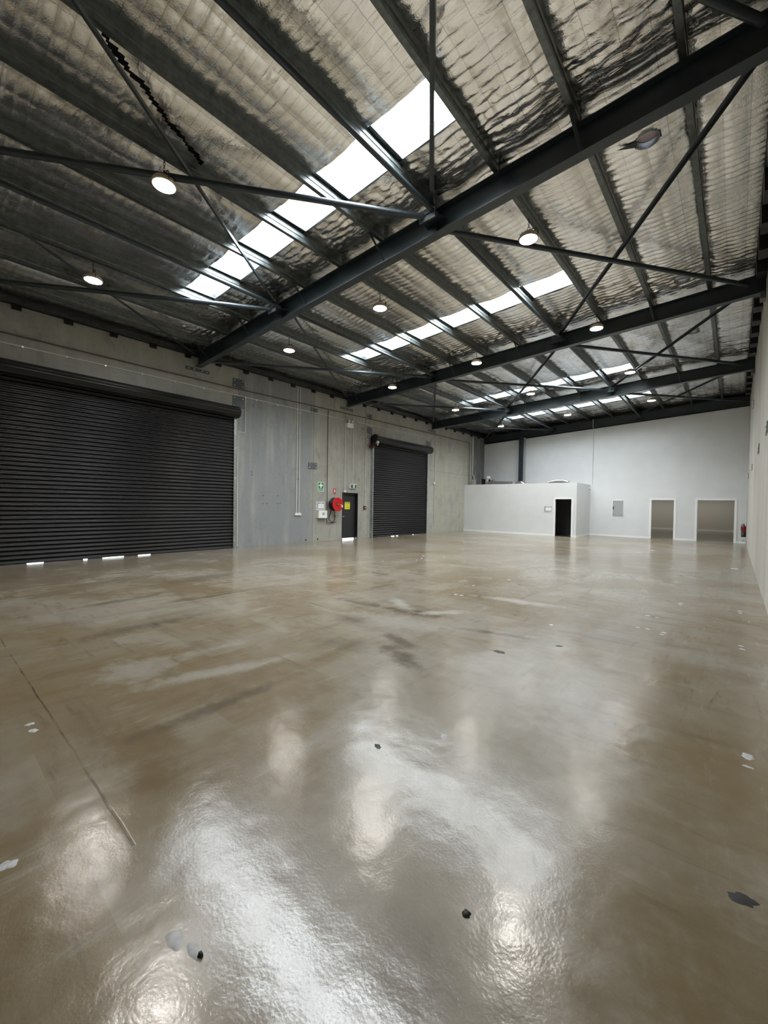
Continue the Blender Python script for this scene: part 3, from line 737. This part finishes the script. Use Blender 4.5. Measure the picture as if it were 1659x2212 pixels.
# ---------------------------------------------------------------- black access door
y0, y1, _, z1 = D3
d1 = thing('door_1', 'black steel access door with a yellow warning sign', 'door', (LX - .1, (y0 + y1) / 2, 0)); struct(d1)
MB().box(LX - .19, LX + .004, y0, y0 + .035, 0, z1).box(LX - .19, LX + .004, y1 - .035, y1, 0, z1).box(LX - .19, LX + .004, y0 + .035, y1 - .035, z1 - .04, z1).build('frame', 'black', d1)
MB().box(LX - .185, LX - .165, y0 + .035, y1 - .035, z1 - .08, z1 - .04).box(LX - .185, LX - .165, y0 + .035, y0 + .06, 0, z1 - .08).box(LX - .185, LX - .165, y1 - .06, y1 - .035, 0, z1 - .08).build('door_stop', 'black', d1)
lf = MB().box(LX - .165, LX - .125, y0 + .038, y1 - .038, .05, z1 - .043).build('leaf', 'doorblk', d1)
MB().tube([(LX - .125, y0 + .10, 1.02), (LX - .075, y0 + .10, 1.02), (LX - .075, y0 + .22, 1.02)], .010, 10).lathe([(.026, 0), (.026, .008)], (LX - .125, y0 + .10, 1.02), 'x', 16).build('handle', 'bolt', lf)
sg = MB().box(LX - .125, LX - .121, 12.66, 12.98, 1.34, 1.67).build('sign', 'yellow', lf)
MB().box(LX - .121, LX - .119, 12.66, 12.98, 1.60, 1.67).build('header', 'olive', sg)
for (ya, yb, za, zb) in ((12.70, 12.94, 1.575, 1.588), (12.74, 12.90, 1.49, 1.535), (12.70, 12.95, 1.395, 1.44)):
    MB().box(LX - .121, LX - .1195, ya, yb, za, zb).build('printed_line', 'olive', sg)
# ---------------------------------------------------------------- services on the left wall
def pipe(name, pts, r, mat, label, cat='conduit', group=None, clips=()):
    if clips:
        t = thing(name, label, cat, pts[0], group); MB().tube(pts, r, 8).build('tube', mat, t)
        for c in clips: MB().box(LX + .001, LX + .001 + 2.6 * r, c[0] - .018, c[0] + .018, c[1] - .018, c[1] + .018).build('saddle', 'bolt', t)
        return t
    return tag(MB().tube(pts, r, 8).build(name, mat), label, cat, group)
X1 = LX + .017; X2 = LX + .021
pipe('sprinkler_pipe', [(LX + .06, FY + .05, 5.43), (LX + .06, 7.2, 5.45), (LX + .06, 11.4, 5.52), (LX + .06, 19, 5.60), (LX + .06, 23.47, 5.60), (LX + .06, 23.47, 2.95)], .016, 'redpipe', 'long dark red pipe running high along the left concrete wall', 'pipe')
pipe('conduit', [(X1, FY + .05, 5.21), (X1, 12.45, 5.26)], .014, 'conduit', 'thin grey conduit running level above the big shutter', clips=[(y, 5.215) for y in (1.8, 2.65, 3.5, 4.4, 5.3, 6.2, 8.1, 9.0, 9.9, 10.8, 11.7)])
pipe('conduit', [(X1, 13.2, 5.28), (X1, 19.21, 5.32), (X1, 19.21, 3.53)], .016, 'conduit', 'thin grey conduit running level above the smaller shutter then dropping')
pipe('conduit', [(X1, 7.68, 5.2), (X1, 7.67, 4.0), (X1, 7.40, 4.0), (X1, 7.41, .07)], .016, 'conduit', 'pale conduit stepping down beside the right guide of the big shutter', clips=[(7.68, 5.22), (7.41, .08)])
for i, yy in enumerate((9.91, 10.03)):
    pipe('conduit', [(X2, yy, 6.12), (X2, yy, 1.19)], .018, 'conduit', ['left', 'right'][i] + ' pipe of the twin grey conduits dropping to a white outlet box', clips=[(yy, 5.1), (yy, 4.3), (yy, 2.6)])
t = MB().box(LX + .001, LX + .06, 9.83, 10.12, 1.10, 1.19).build('outlet_box', 'pvc'); tag(t, 'white outlet strip at the foot of the twin conduits', 'power outlet')
pipe('hose_supply_pipe', [(LX + .06, 11.46, 5.49), (LX + .05, 11.46, 5.40), (LX + .05, 11.48, .77), (LX + .04, 11.86, .77), (LX + .06, 12.0, .82)], .014, 'redpipe', 'dark red water pipe dropping past the first aid box to the hose reel', 'pipe')
pipe('conduit', [(X1, 12.50, 5.26), (X1, 12.50, 2.11)], .014, 'conduit', 'thin conduit dropping to the head of the black access door')
tag(MB().box(LX + .001, LX + .05, 12.46, 12.56, 2.09, 2.17).build('junction_box', 'pvc'), 'tiny white junction box on top corner of the black access door', 'junction box')
pipe('conduit', [(X2, 12.99, 5.85), (X2, 12.99, 2.5)], .014, 'conduit', 'conduit running down from the roof to the exit sign')
pipe('conduit', [(LX + .35, 14.35, 6.35), (LX + .12, 14.1, 6.22), (X2, 13.82, 6.08), (X2, 13.80, 1.5)], .013, 'conduit', 'conduit with a bent top dropping to the red alarm button')
pipe('conduit', [(X2, 19.6, 5.55), (X2, 19.6, .62)], .016, 'conduit', 'brownish conduit right of the smaller shutter ending near the floor')
tag(MB().lathe([(.07, 0), (.07, .03), (.05, .05)], (LX + .03, 19.5, 2.83), 'x', 20).build('round_fitting', 'pvc'), 'white round fitting on the conduit right of the smaller shutter', 'fitting')
pipe('downpipe', [(LX + .05, 23.92, 6.05), (LX + .05, 23.90, 3.62), (LX + .05, 24.12, 3.50), (LX + .05, 24.12, 2.92)], .04, 'conduit', 'pale downpipe stepping down behind the white store room', 'pipe')
def boltplate(y, z, w, h, lab, mat='plate', X=LX, dr=1):
    t = thing('wall_plate', lab, 'wall plate', (X, y, z - h / 2), 'bolted wall joint plates')
    x0, x1 = sorted((X + dr * .002, X + dr * .014)); MB().box(x0, x1, y - w / 2, y + w / 2, z - h / 2, z + h / 2).build('plate', mat, t)
    for sy in (-1, 1):
        for sz in (-1, 1):
            prof = [(.02, 0), (.02, .012), (.012, .017)] if dr > 0 else [(.012, -.017), (.02, -.012), (.02, 0)]
            MB().lathe(prof, (X + dr * .014, y + sy * (w / 2 - .06), z + sz * (h / 2 - .06)), 'x', 10).build('bolt', 'bolt', t)
boltplate(7.42, 5.655, .43, .30, 'dark bolted plate above the red pipe near the big shutter')
boltplate(7.42, 5.02, .43, .38, 'dark bolted plate just above the right end of the big shutter drum')
boltplate(10.76, 5.33, .36, .22, 'dark bolted plate under the red pipe beside the twin conduits')
boltplate(10.71, 3.10, .44, .26, 'light grey bolted plate halfway up, above the first aid sign', 'plate_lt')
boltplate(14.07, 5.66, .38, .22, 'dark bolted plate up left above the smaller shutter')
boltplate(14.07, 5.03, .38, .30, 'dark bolted plate just over the shutter motor')
boltplate(18.90, 5.0, .40, .26, 'dark bolted plate over the right end of the smaller shutter', 'plate_lt')
for i, (yy, zz, w) in enumerate(((10.36, 3.1, .42), (13.75, 3.1, .5), (18.9, 3.05, .5), (23.5, 3.05, .5))):
    boltplate(yy, zz, w, .22, 'grey bolted plate on the right concrete wall, %s one from the camera' % ORD[i], 'plate', RX, -1)
boltplate(19.35, 5.3, .3, .26, 'small bolted plate high up on the right concrete wall', 'plate', RX, -1)

# signs
def holes(pts):
    for i, (y, z) in enumerate(pts): MB().lathe([(.001, .0), (.018, .0), (.018, .003), (.001, .003)], (LX, y, z), 'x', 12).build('anchor_hole', 'hole', wl)
ORG[wl] = Vector(wl.location)
holes([(7.96, 2.66), (7.97, 2.56), (8.44, 1.83), (8.42, 1.54), (8.60, 1.54), (9.07, 1.84), (9.04, 1.55), (9.16, 1.55), (9.97, 2.62), (9.98, 2.52), (8.0, 5.05), (8.01, 4.98),
       (11.38, 2.78), (11.39, 2.70), (13.42, 2.72), (13.42, 2.64), (13.95, .12)])
for yy in (10.41, 11.02): MB().lathe([(.001, 0), (.035, 0), (.035, .004), (.001, .004)], (LX, yy, .10), 'x', 16).build('lifting_recess', 'hole', wl)

s = tag(MB().box(LX + .001, LX + .006, 11.0, 11.32, 2.08, 2.47).build('first_aid_sign', 'signwhite'), 'green and white first aid sign with a white cross', 'sign')
MB().box(LX + .006, LX + .0075, 11.02, 11.30, 2.19, 2.45).build('green_field', 'green', s)
MB().box(LX + .0075, LX + .009, 11.13, 11.19, 2.225, 2.43).box(LX + .0075, LX + .009, 11.065, 11.13, 2.295, 2.355).box(LX + .0075, LX + .009, 11.19, 11.255, 2.295, 2.355).build('white_cross', 'signwhite', s)
MB().box(LX + .006, LX + .0075, 11.02, 11.30, 2.10, 2.175).build('green_strip', 'green', s)
text('lettering', 'FIRST AID', .052, 'signwhite', s, (LX + .009, 11.16, 2.137), ON_LEFT)
s = tag(MB().box(LX + .001, LX + .005, 11.85, 11.99, 2.00, 2.22).build('fire_hose_sign', 'red'), 'small red sign above the fire hose reel', 'sign')
MB().lathe([(.022, 0), (.038, 0), (.038, .002), (.022, .002), (.022, 0)], (LX + .005, 11.92, 2.15), 'x', 20).box(LX + .005, LX + .007, 11.945, 11.965, 2.07, 2.15).build('hose_symbol', 'signwhite', s)
text('lettering', 'FIRE\nHOSE\nREEL', .026, 'signwhite', s, (LX + .007, 11.905, 2.065), ON_LEFT)
def plan_sign(name, lab, onleft, a0, a1, z0, z1, pos):
    t = thing(name, lab, 'notice', ((pos, (a0 + a1) / 2, z0) if onleft else ((a0 + a1) / 2, pos, z0)))
    def bx(p0, p1, u0, u1, v0, v1, n, mt):
        q = MB().box(pos + p0, pos + p1, u0, u1, v0, v1) if onleft else MB().box(u0, u1, pos - p1, pos - p0, v0, v1)
        q.build(n, mt, t)
    bx(.001, .010, a0, a1, z0, z1, 'frame', 'signwhite')
    w = a1 - a0; h = z1 - z0
    bx(.010, .011, a0 + w * .04, a1 - w * .04, z0 + h * .06, z1 - h * .06, 'sheet', 'lilac')
    bx(.011, .012, a0 + w * .07, a0 + w * .40, z1 - h * .20, z1 - h * .12, 'heading', 'greyink')
    bx(.011, .012, a1 - w * .30, a1 - w * .08, z1 - h * .18, z1 - h * .12, 'heading', 'greyink')
    bx(.011, .012, a0 + w * .24, a1 - w * .12, z0 + h * .22, z1 - h * .26, 'plan_drawing', 'signwhite')
    for k in range(5): bx(.011, .012, a0 + w * .07, a0 + w * .18, z0 + h * (.20 + .11 * k), z0 + h * (.25 + .11 * k), 'legend_symbol', 'greyink')
    bx(.011, .012, a0 + w * .07, a1 - w * .10, z0 + h * .10, z0 + h * .14, 'caption', 'greyink')
    bx(.012, .013, a0 + w * .45, a0 + w * .60, z0 + h * .38, z0 + h * .42, 'plan_line', 'lilac'); bx(.012, .013, a0 + w * .55, a0 + w * .75, z0 + h * .50, z0 + h * .54, 'plan_line', 'lilac')
plan_sign('evacuation_plan', 'white framed evacuation plan above the first aid box', True, 10.93, 11.38, 1.31, 1.65, LX)
plan_sign('evacuation_plan', 'small framed evacuation plan left of the dark store room doorway', False, -8.04, -7.58, 1.31, 1.64, SY)
t = thing('first_aid_box', 'white wall mounted first aid box under the evacuation plan', 'first aid box', (LX, 11.16, .98))
MB().box(LX + .001, LX + .14, 10.94, 11.38, .98, 1.29).build('case', 'pvc', t)
MB().box(LX + .141, LX + .165, 10.94, 11.38, .98, 1.29).build('lid', 'signwhite', t)
bd = MB().box(LX + .165, LX + .168, 11.14, 11.23, 1.10, 1.20).build('badge', 'teal', t)
MB().box(LX + .168, LX + .170, 11.175, 11.195, 1.12, 1.18).box(LX + .168, LX + .170, 11.16, 11.175, 1.14, 1.16).box(LX + .168, LX + .170, 11.195, 11.21, 1.14, 1.16).build('cross', 'signwhite', bd)

# hose reel
hx, hy, hz = LX + .36, 11.80, 1.555
t = thing('fire_hose_reel', 'red fire hose reel mounted between the first aid box and black door', 'hose reel', (LX, hy, hz - .3))
MB().lathe([(.001, -.02), (.27, -.02), (.292, -.012), (.295, 0), (.292, .008), (.26, .0), (.12, -.006), (.001, -.006)], (hx, hy, hz), 'x', 48).build('front_disc', 'red', t)
MB().lathe([(.001, -.01), (.285, -.01), (.292, 0), (.285, .01), (.001, .01)], (hx - .24, hy, hz), 'x', 48).build('rear_disc', 'darkred', t)
q = MB()
for j in range(8): q.tube([(hx - .215 + j * .026, hy + .262 * math.cos(a), hz + .262 * math.sin(a)) for a in [k / 32 * 2 * math.pi for k in range(32)]], .013, 8, closed=True)
q.build('coiled_hose', 'rubber', t)
MB().lathe([(.001, 0), (.075, 0), (.075, .012), (.05, .02), (.001, .02)], (hx - .006, hy, hz), 'x', 24).build('hub', 'black', t)
MB().box(hx + .014, hx + .018, hy - .035, hy + .035, hz - .004, hz + .004).box(hx + .014, hx + .018, hy - .04, hy - .033, hz - .04, hz + .04).box(hx + .014, hx + .018, hy + .033, hy + .04, hz - .04, hz + .04).build('hub_marking', 'yellow', t)
MB().box(LX + .001, LX + .10, hy - .05, hy + .05, hz - .12, hz + .12).tube([(LX + .05, hy, hz), (hx, hy, hz)], .025, 12).build('wall_arm', 'darkred', t)
MB().tube([(hx - .04, hy + .17, hz - .02), (hx + .05, hy + .20, hz - .05)], .022, 10).box(hx, hx + .06, hy + .18, hy + .24, hz - .13, hz - .04).build('nozzle', 'pvc', t)
MB().tube([(hx - .12, hy - .262, hz - .02), (hx - .15, hy - .25, hz - .30), (hx - .2, hy - .30, hz - .50), (hx - .24, hy - .27, hz - .66), (hx - .27, hy - .15, hz - .75), (hx - .29, hy + .0, hz - .76), (hx - .30, hy + .10, hz - .68), (hx - .31, hy + .13, hz - .58), (hx - .32, hy + .11, hz - .52)], .017, 10).build('supply_hose', 'rubber', t)
MB().tube([(LX + .04, hy + .12, hz - .32), (LX + .04, hy + .13, hz - .60)], .013, 8).lathe([(.001, -.02), (.03, -.02), (.03, .02), (.001, .02)], (LX + .05, hy + .13, hz - .50), 'x', 12).build('stop_valve', 'redpipe', t)
# exit sign
t = thing('exit_sign', 'white boxed exit sign with a dark green running figure panel above the black door', 'exit sign', (LX, 13.0, 2.28))
MB().box(LX + .001, LX + .09, 12.80, 13.19, 2.27, 2.47).build('housing', 'pvc', t)
pn = MB().box(LX + .09, LX + .094, 12.82, 13.17, 2.285, 2.44).build('panel', 'teal', t)
MB().box(LX + .094, LX + .096, 12.96, 13.05, 2.295, 2.43).build('doorway_symbol', 'signwhite', pn)
MB().lathe([(.001, 0), (.012, 0), (.012, .002), (.001, .002)], (LX + .096, 13.005, 2.40), 'x', 12).bar((LX + .097, 13.0, 2.385), (LX + .097, 13.01, 2.345), .002, .018, (1, 0, 0)).bar((LX + .097, 13.01, 2.345), (LX + .097, 12.985, 2.31), .002, .010, (1, 0, 0)).bar((LX + .097, 13.01, 2.345), (LX + .097, 13.035, 2.315), .002, .010, (1, 0, 0)).build('running_figure', 'teal', pn)
MB().bar((LX + .095, 12.85, 2.36), (LX + .095, 12.92, 2.36), .002, .012, (1, 0, 0)).build('arrow', 'green', pn)
t = thing('alarm_call_point', 'small red call point at the foot of the conduit beside the smaller shutter', 'alarm button', (LX, 13.8, 1.34))
MB().box(LX + .001, LX + .06, 13.73, 13.87, 1.34, 1.49).build('case', 'darkred', t)
MB().lathe([(.001, 0), (.03, 0), (.03, .008), (.001, .008)], (LX + .06, 13.8, 1.415), 'x', 16).build('button', 'pvc', t)
t = thing('emergency_floodlight', 'white twin head emergency light high above the black access door', 'emergency light', (LX, 12.78, 4.94))
MB().box(LX + .001, LX + .15, 12.52, 12.86, 4.93, 5.13).build('battery_case', 'pvc', t)
for dy in (-.10, .10): MB().lathe([(.001, -.05), (.03, -.05), (.055, .03), (.055, .05), (.001, .05)], (LX + .11, 12.70 + dy, 5.20), 'x', 20).build('lamp_head', 'conduit', t)
t = thing('shutter_chain_guide', 'small white ring fitting on the wall beside the smaller shutter motor', 'fitting', (LX, 13.93, 4.4))
MB().tube([(LX + .03, 13.93 + .05 * math.cos(a), 4.52 + .09 * math.sin(a)) for a in [k / 20 * 2 * math.pi for k in range(20)]], .012, 8, closed=True).build('ring', 'pvc', t)
MB().box(LX + .001, LX + .03, 13.91, 13.95, 4.42, 4.46).build('base', 'pvc', t)

# ---------------------------------------------------------------- things on the end wall
t = thing('switchboard', 'grey steel switchboard on the white end wall', 'electrical cabinet', (-4.92, BY, 1.16))
MB().box(-5.20, -4.64, BY - .03, BY, 1.155, 2.03).build('frame', 'trimw', t)
dd = MB().box(-5.17, -4.67, BY - .05, BY - .031, 1.185, 2.0).build('door', 'gbox', t)
MB().box(-5.155, -5.115, BY - .06, BY - .051, 1.50, 1.68).build('handle', 'black', dd)
for zz in (1.24, 1.95): MB().box(-5.15, -5.12, BY - .056, BY - .051, zz - .012, zz + .012).box(-4.71, -4.69, BY - .056, BY - .051, zz - .012, zz + .012).build('screw', 'black', dd)
tag(MB().box(-5.18, -5.06, BY - .012, BY, .895, .965).build('label_plate', 'conduit'), 'small pale plate on the end wall under the grey switchboard', 'plate')
t = tag(MB().box(-1.74, -1.645, BY - .012, BY, 1.17, 1.32).build('light_switch', 'pvc'), 'white light switch on the end wall between the two openings', 'light switch')
MB().box(-1.71, -1.675, BY - .018, BY - .012, 1.22, 1.27).build('rocker', 'conduit', t)
tag(MB().tube([(-6.25, BY - .012, 2.905), (-6.24, BY - .012, wtop(-6.24) - .02), (-6.24, BY - .22, wtop(-6.24) + .03), (-6.24, BY - .22, 6.62)], .014, 8).build('conduit', 'conduit'), 'thin vertical conduit up the white end wall to the roof', 'conduit')
tag(MB().lathe([(.001, 0), (.05, .0), (.05, .05), (.035, .08), (.001, .08)], (SXR, 25.3, 2.67), 'x', 16).build('sensor', 'conduit'), 'small grey sensor on the end wall beside the top of the store room', 'sensor')
t = thing('steel_column', 'dark steel column standing before the white end wall above the store room', 'column', (-10.38, 25.40, 0))
MB().box(-10.50, -10.26, 25.28, 25.285, 0, 6.05).box(-10.50, -10.26, 25.515, 25.52, 0, 6.05).box(-10.50, -10.495, 25.285, 25.515, 0, 6.05).box(-10.265, -10.26, 25.285, 25.515, 0, 6.05).build('shaft', 'steel', t)
for zz in (4.35, 5.72): MB().box(-10.51, -10.12, 25.26, 25.28, zz, zz + .025).build('strap', 'plate', t)
tag(MB().box(-10.245, -10.15, 25.40, 25.50, 2.85, 5.95).build('downpipe', 'gbox'), 'pale grey square downpipe beside the dark steel column', 'pipe')
# extinguisher hung on the right wall beside the end wall
ex, ey = RX - .085, 25.20
t = thing('fire_extinguisher', 'red fire extinguisher hanging on the right wall in the far corner', 'fire extinguisher', (ex, ey, .42))
MB().lathe([(.001, 0), (.075, 0), (.08, .02), (.08, .38), (.06, .44), (.025, .48), (.025, .50), (.001, .50)], (ex, ey, .40), 'z', 28).build('cylinder', M['extred'], t)
MB().lathe([(.086, -.08), (.092, .17), (.088, .17), (.082, -.08), (.086, -.08)], (ex, ey, .42), 'z', 28).box(ex - .06, ex + .06, ey - .06, ey + .06, .33, .345).build('bracket_cup', 'black', t)
MB().box(ex - .015, ex + .015, ey - .07, ey + .05, .90, .925).bar((ex, ey + .03, .93), (ex, ey - .08, .98), .02, .01).build('handle', 'black', t)
MB().tube([(ex, ey - .03, .91), (ex - .05, ey - .06, .93), (ex - .085, ey - .07, .86), (ex - .095, ey - .05, .75), (ex - .092, ey - .03, .62)], .011, 8).build('hose', 'black', t)
MB().box(RX - .012, RX - .001, ey - .04, ey + .04, .45, .95).build('wall_hook', 'black', t)
tag(MB().tube([(.29, BY - .03, .13), (.35, BY - .03, .155), (.38, BY - .02, .16)], .010, 8).build('cable_stub', 'black'), 'short black cable stub low on the end wall by the corner', 'cable')

# ---------------------------------------------------------------- on top of the store room
ZT = SZ - .06
t = thing('water_heater', 'white cylindrical water heater on top of the store room', 'water heater', (-12.2, 24.5, ZT))
MB().lathe([(.001, 0), (.17, 0), (.17, .64), (.16, .675), (.001, .68)], (-12.2, 24.5, ZT), 'z', 28).build('tank', 'tank', t)
MB().tube([(-12.05, 24.4, ZT + .40), (-11.85, 24.4, ZT + .36), (-11.70, 24.4, ZT + .44)], .018, 8).box(-12.06, -11.99, 24.33, 24.40, ZT + .33, ZT + .47).tube([(-12.02, 24.38, ZT + .35), (-12.02, 24.38, ZT)], .015, 8).build('valve', 'black', t)
MB().lathe([(.172, .50), (.174, .50), (.174, .515), (.172, .515), (.172, .50)], (-12.2, 24.5, ZT), 'z', 28).build('band', 'black', t)
tag(MB().box(-12.55, -12.39, 24.3, 24.6, ZT, ZT + .5).build('valve_box', 'black'), 'black box tucked left of the white water heater', 'box')
tag(MB().box(-12.85, -12.66, 23.6, 23.75, ZT, ZT + .42).build('pipe_cover', 'gbox'), 'grey pipe cover on the store room roof by the concrete wall', 'box')
def duct(pts, r, label):
    q = MB(); P_ = [Vector(p_) for p_ in pts]; path = []
    for i in range(len(P_) - 1):
        n = max(2, int((P_[i + 1] - P_[i]).length / .02))
        for j in range(n): path.append(P_[i].lerp(P_[i + 1], j / n))
    path.append(P_[-1]); rr = [r * (1 + .06 * math.cos(i * math.pi)) for i in range(len(path))]
    tag(q.tube(path, rr, 18).build('flexible_duct', 'foilduct'), label, 'duct', 'silver flexible ducts')
duct([(-12.0, 24.0, ZT + .02), (-11.93, 24.0, ZT + .18), (-11.7, 24.0, ZT + .225), (-10.9, 24.0, ZT + .20), (-10.35, 24.0, ZT + .18)], .085, 'long silver flexible duct on the store room roof beside the water heater')
duct([(-10.22, 24.22, ZT + .05), (-10.08, 24.22, ZT + .16), (-9.85, 24.22, ZT + .19), (-9.68, 24.22, ZT + .08)], .10, 'short hump of silver duct on the store room roof below the column')
duct([(-8.05, 23.7, ZT + .11), (-7.9, 23.7, ZT + .16), (-7.6, 23.7, ZT + .20), (-7.25, 23.7, ZT + .19), (-6.98, 23.7, ZT + .11)], .10, 'arched silver duct on the store room roof above its doorway')
# inside the store
tag(MB().box(-7.32, -7.0, BY - .32, BY - .035, 1.75, 1.98).build('wall_unit', 'black'), 'black box high on the wall inside the dark store room', 'box')
tag(MB().bar((-7.0, 23.7, .03), (-6.78, 24.2, .05), .05, .02).build('timber_offcut', 'conduit'), 'pale timber offcut lying on the store room floor inside the doorway', 'offcut')
for i, (x, y, w) in enumerate(((-7.25, 24.0, .3), (-6.9, 24.6, .26), (-7.05, 23.4, .2))):
    tag(MB().box(x - w, x + w, y - .12, y + .12, .006, .05).build('dark_carton', 'black'), 'flattened dark carton on the store room floor, ' + ['at left', 'towards the back', 'nearest the doorway'][i], 'carton')

# ---------------------------------------------------------------- marks on the floor: filled anchor holes and loose grit
ORG[fl] = Vector(fl.location)
def blob(x, y, r, mat, name, parent=None, h=.0025, seed=0, z=0.0):
    rs = random.Random(seed); n = 30; ph = rs.random() * 6; el = .6 + rs.random() * .5
    ring = []
    for k in range(n):
        a = 2 * math.pi * k / n; rr = r * (1 + .22 * math.sin(2 * a + ph) + .12 * math.sin(5 * a + ph * 2) + .16 * rs.random())
        ring.append((x + rr * math.cos(a), y + rr * math.sin(a) * el, z))
    vs = ring + [(x + (p_[0] - x) * .7, y + (p_[1] - y) * .7, z + h) for p_ in ring] + [(x, y, z + h * 1.2)]
    fs = [(k, (k + 1) % n, n + (k + 1) % n, n + k) for k in range(n)] + [(n + k, n + (k + 1) % n, 2 * n) for k in range(n)]
    return MB().add(vs, fs, True).build(name, mat, parent)
spots = [(-3.71, .55, .030), (-3.59, .55, .034), (-2.34, .27, .040), (-1.49, .62, .045), (-1.40, .65, .045), (-1.47, 2.38, .035), (.10, 3.50, .045), (.10, 3.36, .03), (-.65, 6.27, .035), (-.66, 6.16, .03),
         (.09, 6.30, .035), (.10, 6.16, .035), (-.83, 6.31, .035), (-.94, 6.31, .03), (-.94, 7.11, .035), (-.82, 7.08, .035), (-.65, 8.45, .04), (-.65, 8.33, .03), (.10, 8.47, .04), (.1, 8.3, .035), (-3.73, 6.34, .035), (-3.62, 6.35, .035), (-3.65, 8.42, .04),
         (-3.9, 7.3, .03), (-1.83, 5.61, .035), (-.65, 3.36, .04), (-2.33, 18.36, .14), (.03, 14.49, .12), (-2.6, 17.2, .09), (-7.0, 9.9, .04), (-6.9, 9.5, .03), (-7.4, 8.6, .035), (-7.3, 10.4, .04), (-6.8, 10.8, .04)]
for i, (x, y, r) in enumerate(spots): blob(x, y, r * .72, 'filler', 'hole_filler', fl, seed=i)
for i, (x, y, r) in enumerate([(-1.73, 1.99, .025), (-1.9, 4.17, .05), (.06, 2.2, .045), (-.92, 11.92, .04), (-1.48, 4.82, .04)]): blob(x, y, r, 'grit', 'dark_chip', fl, seed=50 + i, h=.002)
g1 = blob(-.75, 1.4, .018, 'grit', 'metal_scrap', None, h=.008, seed=77); tag(g1, 'tiny dark metal scrap lying on the near floor', 'scrap')
g1 = blob(-1.37, .655, .011, 'grit', 'metal_scrap', None, h=.010, seed=78, z=.003); tag(g1, 'tiny dark scrap stuck in the pale filler patch near the camera', 'scrap')
